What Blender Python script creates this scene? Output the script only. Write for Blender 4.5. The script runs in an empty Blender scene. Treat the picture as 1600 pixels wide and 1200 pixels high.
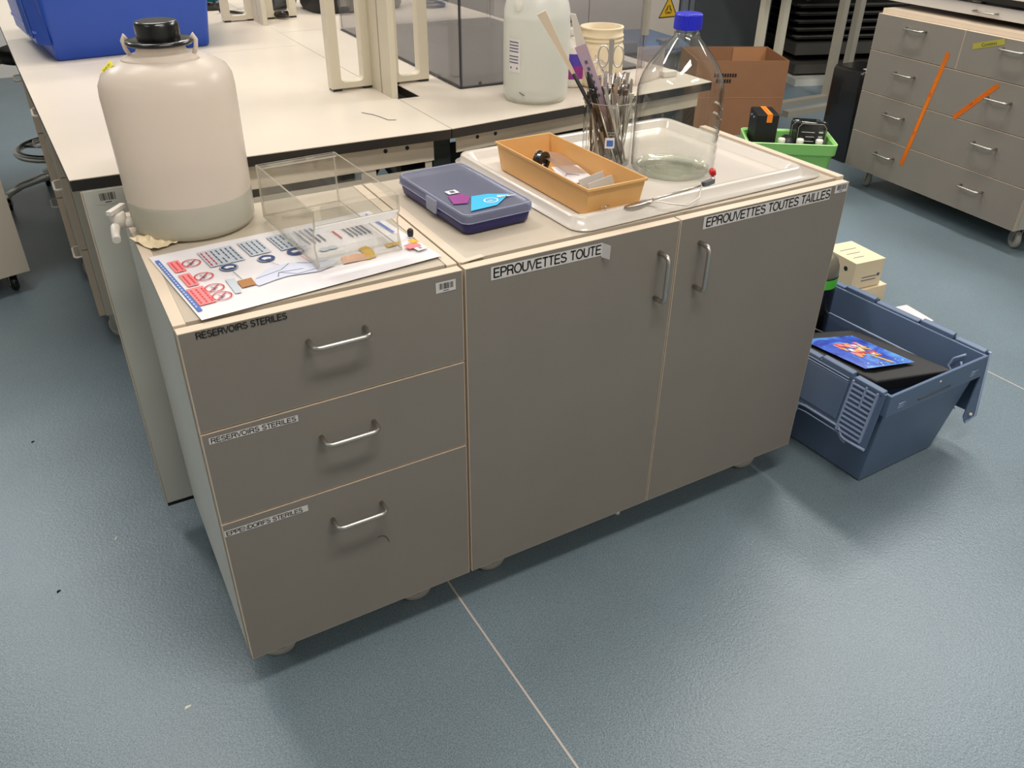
import bpy, bmesh, math, random
from mathutils import Vector, Matrix, Euler
random.seed(7)
S = bpy.context.scene
COL = S.collection
PI = math.pi

# ------------------------------------------------------------------ camera
cd = bpy.data.cameras.new('camera')
cam = bpy.data.objects.new('camera', cd)
COL.objects.link(cam)
rx, ry, rz = 1.0186, 0.0073, -0.5161
M = Matrix.Rotation(rz, 3, 'Z') @ Matrix.Rotation(rx, 3, 'X') @ Matrix.Rotation(ry, 3, 'Z')
cam.matrix_world = Matrix.Translation((-0.0886, -1.0911, 1.3081)) @ M.to_4x4()
cd.sensor_width = 36.0
cd.lens = 1279.7 / 1600 * 36.0
cd.shift_x = 8.58 / 1600
cd.shift_y = -28.98 / 1600
cd.clip_start = 0.02
S.camera = cam

# ------------------------------------------------------------------ world, lights, exposure
w = bpy.data.worlds.new('world'); S.world = w; w.use_nodes = True
w.node_tree.nodes['Background'].inputs[0].default_value = (0.95, 0.97, 1.0, 1)
w.node_tree.nodes['Background'].inputs[1].default_value = 0.02
S.view_settings.view_transform = 'Standard'
S.view_settings.look = 'None'
S.view_settings.gamma = 1.0
S.view_settings.exposure = 0.0
S.view_settings.use_curve_mapping = False

CEIL = 2.75
FZ = -0.045     # finished floor level; the units' undersides stand 0.105 above it
LIGHTS = [  # x, y, size x, size y, watts, warm
    (0.45, -0.90, 1.2, 0.25, 36, 1),
    (2.55, 1.05, 0.30, 1.2, 46, 1),
    (0.10, 1.55, 1.2, 0.30, 33, 1),
    (1.2, -2.4, 1.2, 0.30, 20, 1),  # unseen fill added to brighten the unit fronts
    (-1.9, -0.6, 0.35, 1.2, 11, 0),
    (3.9, 0.6, 0.6, 1.5, 50, 0),
    (-0.9, 3.6, 0.5, 1.2, 36, 0),
    (1.4, 2.9, 1.2, 0.35, 32, 1),
]
def area(x, y, sx, sy, watts, warm):
    l = bpy.data.lights.new('ceiling_lamp_or_fill', 'AREA'); l.shape = 'RECTANGLE'
    l.size = sx; l.size_y = sy; l.energy = watts
    l.color = (1.0, 0.945, 0.885) if warm else (0.93, 0.97, 1.0)
    o = bpy.data.objects.new('ceiling_lamp_or_fill', l); COL.objects.link(o)
    o.location = (x, y, CEIL - 0.03)
for a in LIGHTS: area(*a)

# ------------------------------------------------------------------ colour and materials
def lin(h):
    h = h.lstrip('#'); r = []
    for i in (0, 2, 4):
        c = int(h[i:i+2], 16) / 255
        r.append(c / 12.92 if c <= 0.04045 else ((c + 0.055) / 1.055) ** 2.4)
    return tuple(r) + (1,)
MATS = {}
def mat(name, col, rough=0.5, metal=0.0, spec=0.5, noise=0.0, nscale=40, bump=0.0, bscale=300, coat=0.0, sss=0.0, stretch=None):
    m = bpy.data.materials.new(name); m.use_nodes = True
    nt = m.node_tree; b = nt.nodes['Principled BSDF']
    c = lin(col) if isinstance(col, str) else col
    b.inputs['Base Color'].default_value = c
    b.inputs['Roughness'].default_value = rough
    b.inputs['Metallic'].default_value = metal
    b.inputs['Specular IOR Level'].default_value = spec
    b.inputs['Coat Weight'].default_value = coat
    tc = nt.nodes.new('ShaderNodeTexCoord'); src = tc.outputs['Object']
    if stretch:
        mp = nt.nodes.new('ShaderNodeMapping'); mp.inputs['Scale'].default_value = stretch
        nt.links.new(src, mp.inputs[0]); src = mp.outputs[0]
    if noise > 0:
        n = nt.nodes.new('ShaderNodeTexNoise'); n.inputs['Scale'].default_value = nscale; n.inputs['Detail'].default_value = 5
        nt.links.new(src, n.inputs['Vector'])
        r = nt.nodes.new('ShaderNodeMapRange'); r.inputs['From Min'].default_value = 0.3; r.inputs['From Max'].default_value = 0.7
        r.inputs['To Min'].default_value = 1 - noise; r.inputs['To Max'].default_value = 1 + noise
        nt.links.new(n.outputs['Fac'], r.inputs['Value'])
        mx = nt.nodes.new('ShaderNodeVectorMath'); mx.operation = 'SCALE'; mx.inputs[0].default_value = c[:3]
        nt.links.new(r.outputs[0], mx.inputs['Scale']); nt.links.new(mx.outputs[0], b.inputs['Base Color'])
    if bump > 0:
        n2 = nt.nodes.new('ShaderNodeTexNoise'); n2.inputs['Scale'].default_value = bscale; n2.inputs['Detail'].default_value = 2
        nt.links.new(src, n2.inputs['Vector'])
        bp = nt.nodes.new('ShaderNodeBump'); bp.inputs['Strength'].default_value = bump; bp.inputs['Distance'].default_value = 0.001
        nt.links.new(n2.outputs['Fac'], bp.inputs['Height']); nt.links.new(bp.outputs[0], b.inputs['Normal'])
    MATS[name] = m
    return m
def clear(name, tint, gloss=1.0, base=0.0, basecol='#ffffff', rough=0.02, f0=0.04, edge=0.0, edgecol='#8c8c86'):
    """thin clear sheet: see-through with fresnel gloss; 'base' adds a little body colour, 'edge' a denser grazing rim"""
    m = bpy.data.materials.new(name); m.use_nodes = True; nt = m.node_tree; nt.nodes.clear()
    out = nt.nodes.new('ShaderNodeOutputMaterial'); tr = nt.nodes.new('ShaderNodeBsdfTransparent')
    tr.inputs[0].default_value = lin(tint)
    g = nt.nodes.new('ShaderNodeBsdfGlossy'); g.inputs['Roughness'].default_value = rough
    fw = nt.nodes.new('ShaderNodeLayerWeight'); fw.inputs[0].default_value = 0.5
    fp = nt.nodes.new('ShaderNodeMath'); fp.operation = 'POWER'; fp.inputs[1].default_value = 5
    nt.links.new(fw.outputs['Facing'], fp.inputs[0])
    mu = nt.nodes.new('ShaderNodeMath'); mu.operation = 'MULTIPLY_ADD'; mu.use_clamp = True
    mu.inputs[1].default_value = 0.9 * gloss; mu.inputs[2].default_value = f0 * gloss
    nt.links.new(fp.outputs[0], mu.inputs[0])
    s = tr.outputs[0]
    df = nt.nodes.new('ShaderNodeBsdfDiffuse'); df.inputs[0].default_value = lin(basecol)
    tl = nt.nodes.new('ShaderNodeBsdfTranslucent'); tl.inputs[0].default_value = lin(basecol)
    ad = nt.nodes.new('ShaderNodeMixShader'); ad.inputs[0].default_value = 0.45
    nt.links.new(df.outputs[0], ad.inputs[1]); nt.links.new(tl.outputs[0], ad.inputs[2])
    mx = nt.nodes.new('ShaderNodeMixShader'); mx.inputs[0].default_value = base
    nt.links.new(s, mx.inputs[1]); nt.links.new(ad.outputs[0], mx.inputs[2]); s = mx.outputs[0]
    if edge > 0:
        lw = nt.nodes.new('ShaderNodeLayerWeight'); lw.inputs[0].default_value = 0.5
        pw = nt.nodes.new('ShaderNodeMath'); pw.operation = 'POWER'; pw.inputs[1].default_value = 4.2
        nt.links.new(lw.outputs['Facing'], pw.inputs[0])
        ml = nt.nodes.new('ShaderNodeMath'); ml.operation = 'MULTIPLY'; ml.inputs[1].default_value = edge
        nt.links.new(pw.outputs[0], ml.inputs[0])
        d2 = nt.nodes.new('ShaderNodeBsdfTransparent'); d2.inputs[0].default_value = lin(edgecol)
        m3 = nt.nodes.new('ShaderNodeMixShader'); nt.links.new(ml.outputs[0], m3.inputs[0])
        nt.links.new(s, m3.inputs[1]); nt.links.new(d2.outputs[0], m3.inputs[2]); s = m3.outputs[0]
    m2 = nt.nodes.new('ShaderNodeMixShader'); nt.links.new(mu.outputs[0], m2.inputs[0])
    nt.links.new(s, m2.inputs[1]); nt.links.new(g.outputs[0], m2.inputs[2])
    nt.links.new(m2.outputs[0], out.inputs[0]); MATS[name] = m
    return m

mat('laminate', '#807970', 0.42, noise=0.03, nscale=6)
mat('banding', '#d3c1ab', 0.45)
mat('carcass', '#cbcac0', 0.45, noise=0.02, nscale=8)
mat('unittop', '#b9ad9b', 0.35, noise=0.03, nscale=9)
mat('benchtop', '#d4c9b9', 0.32, noise=0.02, nscale=6)
mat('blackedge', '#221d19', 0.4)
mat('steel', '#c4beb6', 0.33, metal=1.0)
mat('toolsteel', '#d3cdc6', 0.30, metal=0.85)
mat('darksteel', '#6d645e', 0.35, metal=0.9)
mat('wheel', '#a09c94', 0.35)
mat('dark', '#15171a', 0.5)
mat('gap', '#2b2a28', 0.8)
mat('white', '#e6dfd6', 0.4)
mat('paper', '#dcd7d8', 0.6)
mat('tape', '#cfcac6', 0.4)
mat('ink', '#14130f', 0.5)
mat('rail', '#d0c7b7', 0.4)
mat('apronmat', '#e4d6c0', 0.4)
mat('teal', '#2b3232', 0.5)
mat('postmat', '#d2c9b4', 0.42)
mat('trayw', '#d2c9be', 0.25, coat=0.3)
mat('tan', '#d9a868', 0.45, noise=0.02)
mat('navy', '#211c5e', 0.4)
mat('blueplastic', '#204cb2', 0.4, noise=0.03, nscale=10)
mat('bluerib', '#3c66c4', 0.4)
mat('binblue', '#566985', 0.42, noise=0.04, nscale=12)
mat('binhighlight', '#8b9bb8', 0.4)  # bin blue lightened to paint highlights on ribs and edges
mat('black', '#0b0a0a', 0.25, coat=0.3)
mat('blackmatte', '#191715', 0.55)
mat('capblue', '#1c22c0', 0.35)
mat('red', '#c01f26', 0.35)
mat('pvcwhite', '#ddd6cc', 0.35)
mat('cardboard', '#8a6040', 0.7, noise=0.05, nscale=10)
mat('cardboardin', '#a8764e', 0.7)
mat('green', '#84c468', 0.45)
mat('greenlight', '#b6e69a', 0.45)
mat('orange', '#ff8a20', 0.5)
mat('yellow', '#efe32e', 0.5)
mat('paleyellow', '#d6cd5c', 0.5)
mat('cream', '#e6d3b0', 0.6)
mat('fridge', '#c3b8ab', 0.45)
mat('greydark', '#4d5154', 0.4)
mat('greymid', '#6a6e76', 0.35)
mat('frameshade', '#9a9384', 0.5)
mat('limegreen', '#4fbf36', 0.45)
mat('domegrey', '#817c6c', 0.35, metal=0.4)
mat('tealobj', '#0d6a7a', 0.35)
mat('amber', '#d3a824', 0.5)
mat('pinkred', '#ea7f80', 0.6)
mat('redprint', '#c2333c', 0.6)
mat('blueprint', '#3f68b4', 0.6)
mat('navyprint', '#25406f', 0.6)
mat('greyprint', '#b9c0c8', 0.6)
mat('inkgrey', '#50596a', 0.6)
mat('brownprint', '#a5703a', 0.6)
mat('coatprint', '#c8cbdc', 0.6)
mat('skinprint', '#dfab8b', 0.6)
mat('cyanprint', '#29aede', 0.5)
mat('purple', '#8a2a7e', 0.4)
mat('violet', '#4b3aa0', 0.4)
mat('mauve', '#b8a3b4', 0.5)
mat('ceilingmat', '#e6e4de', 0.8)
mat('wallmat', '#d0cdc6', 0.8)
mat('wiredark', '#57524a', 0.5)
mat('boarddark', '#4a4640', 0.6)
mat('bladetan', '#e6d6bd', 0.4, metal=0.0)
mat('chrome', '#e2e2de', 0.30, metal=0.6)
mat('cardgrey', '#bdb8b0', 0.5)
mat('seam', '#c3b7ae', 0.6)
clear('acrylic', '#fcfcfb', 1.0, base=0.004, basecol='#fff6e6')
clear('acryledge', '#b9b4a6', 1.5, base=0.42, basecol='#fbf4e6', rough=0.1)
clear('acrylshine', '#f4f2ec', 1.0, base=0.95, basecol='#ffffff', rough=0.15)  # white body colour paints the reflection on the slot ledge
clear('acrylgrey', '#f1f1f2', 0.8, base=0.045, basecol='#dcdad8')
clear('acryldark', '#85838a', 1.0, base=0.5, basecol='#5f5d66', rough=0.15)
clear('greybase', '#c9c9c8', 0.6, base=0.45, basecol='#b5b1ac')
clear('glass', '#fbfcfa', 1.8, base=0.0, edge=1.0, edgecol='#55584f')
clear('glassbase', '#f6f9f2', 1.2, base=0.10, basecol='#f4f6e6', rough=0.08)
clear('glassprint', '#ffffff', 0.5, base=0.8, basecol='#ece8de')
clear('hdpe', '#f1ece6', 0.6, base=0.84, basecol='#efe4d8', rough=0.3)
clear('hdpewet', '#e8eae4', 0.6, base=0.84, basecol='#dcd8cb', rough=0.25)
clear('hdpe2', '#f6f5f3', 0.6, base=0.58, basecol='#fffef8', rough=0.3)
clear('water', '#eceeea', 0.3, base=0.5, basecol='#eef0ea')
clear('lidblue', '#bcc0d4', 0.9, base=0.42, basecol='#b4b9cf', rough=0.25)
clear('lidrim', '#c9cddf', 0.9, base=0.6, basecol='#d0d4e4', rough=0.2)
clear('wrap', '#f6f2f1', 2.2, base=0.22, basecol='#f0e8e8', rough=0.12)
clear('smoke', '#8f918e', 1.4, base=0.12, basecol='#6c706c', rough=0.05)

# floor: speckled blue-grey sheet vinyl
def floor_mat():
    m = bpy.data.materials.new('floormat'); m.use_nodes = True; nt = m.node_tree; b = nt.nodes['Principled BSDF']
    tc = nt.nodes.new('ShaderNodeTexCoord')
    n1 = nt.nodes.new('ShaderNodeTexNoise'); n1.inputs['Scale'].default_value = 380; n1.inputs['Detail'].default_value = 3
    n2 = nt.nodes.new('ShaderNodeTexNoise'); n2.inputs['Scale'].default_value = 3.2; n2.inputs['Detail'].default_value = 4
    vo = nt.nodes.new('ShaderNodeTexVoronoi'); vo.inputs['Scale'].default_value = 150
    for n in (n1, n2, vo): nt.links.new(tc.outputs['Object'], n.inputs['Vector'])
    r1 = nt.nodes.new('ShaderNodeValToRGB')
    r1.color_ramp.elements[0].position = 0.32; r1.color_ramp.elements[0].color = lin('#58676f')
    r1.color_ramp.elements[1].position = 0.68; r1.color_ramp.elements[1].color = lin('#82929a')
    nt.links.new(n1.outputs['Fac'], r1.inputs[0])
    mp = nt.nodes.new('ShaderNodeMapRange'); mp.inputs['From Min'].default_value = 0.3; mp.inputs['From Max'].default_value = 0.7
    mp.inputs['To Min'].default_value = 0.93; mp.inputs['To Max'].default_value = 1.07
    nt.links.new(n2.outputs['Fac'], mp.inputs['Value'])
    sc = nt.nodes.new('ShaderNodeVectorMath'); sc.operation = 'SCALE'
    nt.links.new(r1.outputs[0], sc.inputs[0]); nt.links.new(mp.outputs[0], sc.inputs['Scale'])
    # sparkle flakes
    sp = nt.nodes.new('ShaderNodeMath'); sp.operation = 'LESS_THAN'; sp.inputs[1].default_value = 0.10
    nt.links.new(vo.outputs['Distance'], sp.inputs[0])
    mx = nt.nodes.new('ShaderNodeMix'); mx.data_type = 'RGBA'
    fm = nt.nodes.new('ShaderNodeMath'); fm.operation = 'MULTIPLY'; fm.inputs[1].default_value = 0.38
    nt.links.new(sp.outputs[0], fm.inputs[0]); nt.links.new(fm.outputs[0], mx.inputs[0])
    nt.links.new(sc.outputs[0], mx.inputs[6]); mx.inputs[7].default_value = lin('#b9c6cb')
    nt.links.new(mx.outputs[2], b.inputs['Base Color'])
    b.inputs['Roughness'].default_value = 0.36
    b.inputs['Specular IOR Level'].default_value = 0.6
    bp = nt.nodes.new('ShaderNodeBump'); bp.inputs['Strength'].default_value = 0.5; bp.inputs['Distance'].default_value = 0.0012
    n3 = nt.nodes.new('ShaderNodeTexNoise'); n3.inputs['Scale'].default_value = 190; n3.inputs['Detail'].default_value = 2
    nt.links.new(tc.outputs['Object'], n3.inputs['Vector'])
    nt.links.new(n3.outputs['Fac'], bp.inputs['Height']); nt.links.new(bp.outputs[0], b.inputs['Normal'])
    MATS['floormat'] = m
floor_mat()

def poster_mat():
    m = bpy.data.materials.new('poster'); m.use_nodes = True; nt = m.node_tree; b = nt.nodes['Principled BSDF']
    tc = nt.nodes.new('ShaderNodeTexCoord'); n = nt.nodes.new('ShaderNodeTexNoise')
    n.inputs['Scale'].default_value = 14; n.inputs['Detail'].default_value = 4; n.inputs['Distortion'].default_value = 1.5
    nt.links.new(tc.outputs['Object'], n.inputs['Vector'])
    r = nt.nodes.new('ShaderNodeValToRGB'); e = r.color_ramp.elements
    e[0].position = 0.3; e[0].color = lin('#20258c'); e[1].position = 0.75; e[1].color = lin('#6fb6e6')
    k = e.new(0.5); k.color = lin('#3a5fc8')
    nt.links.new(n.outputs['Fac'], r.inputs[0]); nt.links.new(r.outputs[0], b.inputs['Base Color']); b.inputs['Roughness'].default_value = 0.3
    MATS['poster'] = m
poster_mat()

# ------------------------------------------------------------------ mesh builder
def arc(cx, cy, rx, ry, a0, a1, n=8):
    return [(cx+rx*math.cos(math.radians(a0+(a1-a0)*i/n)), cy+ry*math.sin(math.radians(a0+(a1-a0)*i/n))) for i in range(n+1)]
GLY = {  # grotesque capitals as strokes: advance width, polylines in a unit-high box
 'A': (0.72, [[(0.03,0),(0.36,1),(0.69,0)],[(0.15,0.34),(0.57,0.34)]]),
 'D': (0.74, [[(0.10,0.0),(0.10,1.0)],[(0.10,0.95),(0.36,0.95)]+arc(0.36,0.5,0.32,0.45,90,-90)+[(0.10,0.05)]]),
 'E': (0.68, [[(0.10,0),(0.10,1)],[(0.10,0.95),(0.63,0.95)],[(0.10,0.52),(0.59,0.52)],[(0.10,0.05),(0.64,0.05)]]),
 'F': (0.62, [[(0.10,0),(0.10,1)],[(0.10,0.95),(0.60,0.95)],[(0.10,0.50),(0.54,0.50)]]),
 'I': (0.28, [[(0.14,0),(0.14,1)]]),
 'L': (0.58, [[(0.10,1),(0.10,0)],[(0.10,0.05),(0.56,0.05)]]),
 'N': (0.74, [[(0.10,0),(0.10,1),(0.64,0),(0.64,1)]]),
 'O': (0.80, [arc(0.40,0.5,0.34,0.46,0,360,20)]),
 'P': (0.68, [[(0.10,0),(0.10,1)],[(0.10,0.95),(0.40,0.95)]+arc(0.40,0.70,0.22,0.25,90,-90)+[(0.10,0.45)]]),
 'R': (0.74, [[(0.10,0),(0.10,1)],[(0.10,0.95),(0.42,0.95)]+arc(0.42,0.72,0.22,0.23,90,-90)+[(0.10,0.49)],[(0.42,0.49),(0.56,0.42),(0.61,0.12),(0.67,0)]]),
 'S': (0.70, [arc(0.35,0.73,0.25,0.22,20,180,8)+arc(0.35,0.73,0.25,0.20,180,260,4)+arc(0.35,0.28,0.28,0.23,80,-20,6)+arc(0.35,0.28,0.28,0.23,-20,-165,8)]),
 'T': (0.64, [[(0.32,0),(0.32,1)],[(0.03,0.95),(0.61,0.95)]]),
 'U': (0.74, [[(0.10,1),(0.10,0.34)]+arc(0.37,0.34,0.27,0.29,180,360,8)+[(0.64,1)]]),
 'V': (0.70, [[(0.03,1),(0.35,0.02),(0.67,1)]]),
 ' ': (0.34, []),
}
class MB:
    def __init__(s): s.v = []; s.f = []; s.m = []; s.mats = []; s.sm = []
    def mi(s, name):
        if name not in s.mats: s.mats.append(name)
        return s.mats.index(name)
    def add(s, vs, fs, m, smooth=False, T=None):
        o = len(s.v)
        for p in vs:
            p = Vector(p); s.v.append(tuple(T @ p) if T else tuple(p))
        k = s.mi(m)
        for f in fs: s.f.append([i + o for i in f]); s.m.append(k); s.sm.append(smooth)
        return s
    def box(s, x0, y0, z0, x1, y1, z1, m, T=None, front=None):
        vs = [(x0,y0,z0),(x1,y0,z0),(x1,y1,z0),(x0,y1,z0),(x0,y0,z1),(x1,y0,z1),(x1,y1,z1),(x0,y1,z1)]
        fs = [(0,3,2,1),(4,5,6,7),(1,2,6,5),(2,3,7,6),(3,0,4,7)]
        s.add(vs, fs, m, T=T); o = len(s.v) - 8
        s.f.append([o, o+1, o+5, o+4]); s.m.append(s.mi(front or m)); s.sm.append(False)
        return s
    def hexa(s, vs, m, T=None):   # 8 corners: bottom 4 ccw, top 4 ccw
        return s.add(vs, [(0,3,2,1),(4,5,6,7),(0,1,5,4),(1,2,6,5),(2,3,7,6),(3,0,4,7)], m, T=T)
    def prism(s, poly, z0, z1, m, T=None, side=None, smooth=False):
        n = len(poly)
        s.add([(x,y,z0) for x,y in poly]+[(x,y,z1) for x,y in poly], [list(range(n))[::-1], list(range(n,2*n))], m, T=T)
        s.add([(x,y,z0) for x,y in poly]+[(x,y,z1) for x,y in poly], [(i,(i+1)%n,(i+1)%n+n,i+n) for i in range(n)], side or m, smooth, T)
        return s
    def rings(s, rings, m, T=None, smooth=True, cap0=True, cap1=True):
        n = len(rings[0]); vs = [p for r in rings for p in r]; fs = []
        for k in range(len(rings)-1):
            for i in range(n): fs.append((k*n+i, k*n+(i+1)%n, (k+1)*n+(i+1)%n, (k+1)*n+i))
        s.add(vs, fs, m, smooth, T)
        if cap0: s.add(rings[0], [list(range(n))[::-1]], m, False, T)
        if cap1: s.add(rings[-1], [list(range(n))], m, False, T)
        return s
    def lathe(s, prof, m, seg=32, T=None, cap0=True, cap1=True, smooth=True):
        R = [[(r*math.cos(2*PI*i/seg), r*math.sin(2*PI*i/seg), z) for i in range(seg)] for r, z in prof]
        return s.rings(R, m, T, smooth, cap0, cap1)
    def tube(s, pts, r, m, seg=8, T=None, closed=False, flat=1.0):
        P = [Vector(p) for p in pts]; n = len(P); R = []; up = None
        for i, p in enumerate(P):
            if closed: t = (P[(i+1)%n] - P[i-1])
            else: t = (P[min(i+1,n-1)] - P[max(i-1,0)])
            t.normalize()
            if up is None:
                up = Vector((0,0,1)) if abs(t.z) < 0.9 else Vector((1,0,0))
            a = (up - t*up.dot(t)).normalized(); b = t.cross(a); up = a
            rr = r[i] if isinstance(r, (list, tuple)) else r
            R.append([tuple(p + a*rr*flat*math.cos(2*PI*k/seg) + b*rr*math.sin(2*PI*k/seg)) for k in range(seg)])
        if closed: R.append(R[0]); return s.rings(R, m, T, True, False, False)
        return s.rings(R, m, T, True)
    def sphere(s, c, r, m, seg=12, T=None, sc=(1,1,1)):
        R = []
        for j in range(1, seg//2):
            a = PI*j/(seg//2)
            R.append([(c[0]+sc[0]*r*math.sin(a)*math.cos(2*PI*i/seg), c[1]+sc[1]*r*math.sin(a)*math.sin(2*PI*i/seg), c[2]-sc[2]*r*math.cos(a)) for i in range(seg)])
        return s.rings(R, m, T)
    def text(s, txt, size, m, T, align='LEFT', width=None, bold=0.0, z=0.0):
        cu = bpy.data.curves.new('t', 'FONT'); cu.body = txt; cu.size = size; cu.align_x = align
        cu.resolution_u = 2; cu.offset = bold
        o = bpy.data.objects.new('t', cu); COL.objects.link(o)
        me = bpy.data.meshes.new_from_object(o)
        vs = [v.co.copy() for v in me.vertices]; fs = [list(p.vertices) for p in me.polygons]
        if width and vs:
            x0 = min(v.x for v in vs); x1 = max(v.x for v in vs); k = width/(x1-x0)
            for v in vs: v.x = (v.x-x0)*k
        s.add([(v.x, v.y, z) for v in vs], fs, m, T=T)
        bpy.data.objects.remove(o); bpy.data.meshes.remove(me); bpy.data.curves.remove(cu)
        return s
    def caps(s, txt, w, h, m, T, st=0.105):
        """grotesque capitals filling width w and cap height h"""
        tot = sum(GLY[c][0] for c in txt); kx = w/tot; x = 0.0; hs = st*h/2
        for c in txt:
            for pl in GLY[c][1]:
                P = [Vector((x+px*kx, py*h)) for px, py in pl]; n = len(P); L = []; R = []
                closed = (P[0]-P[-1]).length < 1e-7
                for i in range(n):
                    a = P[i-1] if i > 0 else (P[-2] if closed else P[0]); b_ = P[i+1] if i < n-1 else (P[1] if closed else P[-1])
                    d1 = (P[i]-a); d2 = (b_-P[i])
                    if d1.length < 1e-9: d1 = d2
                    if d2.length < 1e-9: d2 = d1
                    d1 = d1.normalized(); d2 = d2.normalized(); n1 = Vector((-d1.y,d1.x)); n2 = Vector((-d2.y,d2.x))
                    nn = (n1+n2)
                    nn = nn.normalized() if nn.length > 1e-6 else n1
                    k = min(1/max(nn.dot(n1), 0.35), 1.9)
                    L.append(P[i]+nn*hs*k); R.append(P[i]-nn*hs*k)
                s.add([(p.x,p.y,0) for p in L]+[(p.x,p.y,0) for p in R], [(i, n+i, n+i+1, i+1) for i in range(n-1)], m, T=T)
            x += GLY[c][0]*kx
        return s
    def build(s, name, parent=None, bevel=0.0, seg=2, loc=None, rot=None, label=None):
        me = bpy.data.meshes.new(name); me.from_pydata(s.v, [], s.f)
        for n in s.mats: me.materials.append(MATS[n])
        for i, p in enumerate(me.polygons): p.material_index = s.m[i]; p.use_smooth = s.sm[i]
        bm = bmesh.new(); bm.from_mesh(me)
        bmesh.ops.remove_doubles(bm, verts=bm.verts, dist=1e-6)
        bm.to_mesh(me); bm.free(); me.update()
        o = bpy.data.objects.new(name, me); COL.objects.link(o)
        if parent is not None: o.parent = parent
        if loc: o.location = loc
        if rot: o.rotation_euler = rot
        if bevel > 0:
            b = o.modifiers.new('bevel', 'BEVEL'); b.width = bevel; b.segments = seg; b.limit_method = 'ANGLE'; b.angle_limit = math.radians(40)
        if label: o['label'] = label
        return o

def tag(o, label, cat, group=None):
    o['label'] = label; o['category'] = cat
    if group: o['group'] = group
    return o
def thing(name, label, cat, loc=(0,0,0), rot=(0,0,0), group=None):
    o = bpy.data.objects.new(name, None); COL.objects.link(o); o.empty_display_size = 0.05
    o.location = loc; o.rotation_euler = rot
    return tag(o, label, cat, group)
def struct(o): o['kind'] = 'structure'; return o
def copy_tree(o, parent=None):
    c = o.copy(); COL.objects.link(c)
    if parent is not None: c.parent = parent
    for ch in list(o.children): copy_tree(ch, c)
    return c
def rrect(w, d, r, z, n=5, cx=0, cy=0):
    pts = []
    for qx, qy, a0 in ((1,1,0),(-1,1,90),(-1,-1,180),(1,-1,270)):
        for i in range(n+1):
            a = math.radians(a0 + 90*i/n)
            pts.append((cx + qx*(w/2-r) + r*math.cos(a), cy + qy*(d/2-r) + r*math.sin(a), z))
    return pts
def rot_z(a): return Matrix.Rotation(a, 4, 'Z')
def TR(loc, rot=(0,0,0)): return Matrix.Translation(loc) @ Euler(rot).to_matrix().to_4x4()
FACE = Matrix(((1,0,0,0),(0,0,-1,0),(0,1,0,0),(0,0,0,1)))     # local xy -> world xz, facing -y

# ================================================================== THE SETTING
fl = struct(MB().box(-3, -3, FZ-0.02, 6.2, 6, FZ, 'floormat').build('floor'))
for pts in [[(0.4500,-1.6),(0.4490,-0.9),(0.4455,-0.42),(0.4395,-0.08),(0.4375,0.05),(0.436,3.0)], [(2.320,-1.6),(2.300,0.02),(2.285,1.4)]]:
    sb = MB()
    vs = []; fs = []
    for i, (x, y) in enumerate(pts):
        ww = 0.0022
        vs += [(x-ww, y, FZ+0.0006), (x+ww, y, FZ+0.0006)]
        if i: fs.append((2*i-2, 2*i-1, 2*i+1, 2*i))
    sb.add(vs, fs, 'seam').build('weld_seam', fl)
struct(MB().box(-3, -3, CEIL, 6.2, 6, CEIL+0.05, 'ceilingmat').build('ceiling'))
struct(MB().box(-3.1, -3, FZ, -3, 6, CEIL, 'wallmat').build('wall_left'))
struct(MB().box(6.2, -3, FZ, 6.3, 6, CEIL, 'wallmat').build('wall_right'))
struct(MB().box(-3, 6, FZ, 6.2, 6.1, CEIL, 'wallmat').build('wall_back'))
struct(MB().box(-3, -3.1, FZ, 6.2, -3, CEIL, 'wallmat').build('wall_front'))

# ================================================================== shared pieces
def bow_handle(parent, cx, cz, span, vertical=False, r=0.0042, proud=0.030, y=0.0, name='handle'):
    pts = []; h = span/2; c = 0.011
    pts = [(-h, 0), (-h, -(proud-c))]
    for i in range(1, 5):
        a = PI/2*i/4; pts.append((-h + c*(1-math.cos(a)), -(proud-c) - c*math.sin(a)))
    pts += [(-p[0], p[1]) for p in pts[::-1]]
    P = [((cx, y+q, cz+p) if vertical else (cx+p, y+q, cz)) for p, q in pts]
    mb = MB().tube(P, r, 'steel', 10)
    return mb.build(name, parent)
def caster(parent, x, y, top, r=0.034, name='caster', m='wheel', yaw=0.0, zf=None):
    """swivel castor: top plate, fork, wheel resting at height zf"""
    zf = FZ if zf is None else zf
    b = MB(); hw = 0.014
    b.lathe([(0.020, top-0.004),(0.020, top)], 'steel', 14)
    T = rot_z(yaw)
    for sg in (-1, 1):
        b.hexa([(sg*hw-0.0012,-0.004,zf+r*0.8),(sg*hw+0.0012,-0.004,zf+r*0.8),(sg*hw+0.0012,0.020,zf+r*0.8),(sg*hw-0.0012,0.020,zf+r*0.8),
                (sg*hw-0.0012,-0.010,top-0.005),(sg*hw+0.0012,-0.010,top-0.005),(sg*hw+0.0012,0.018,top-0.005),(sg*hw-0.0012,0.018,top-0.005)], 'steel', T=T)
    b.box(-hw-0.001, -0.010, top-0.009, hw+0.001, 0.018, top-0.0045, 'steel', T=T)
    o = b.build(name, parent, loc=(x, y, 0))
    MB().lathe([(r*0.30,-0.0080),(r*0.62,-0.0105),(r*0.90,-0.0105),(r,-0.006),(r,0.006),(r*0.90,0.0105),(r*0.62,0.0105),(r*0.30,0.0080)], m, 24, T=T @ TR((0, 0.008, zf+r+0.0005), (0, PI/2, 0))).build('wheel', o)
    return o
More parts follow.
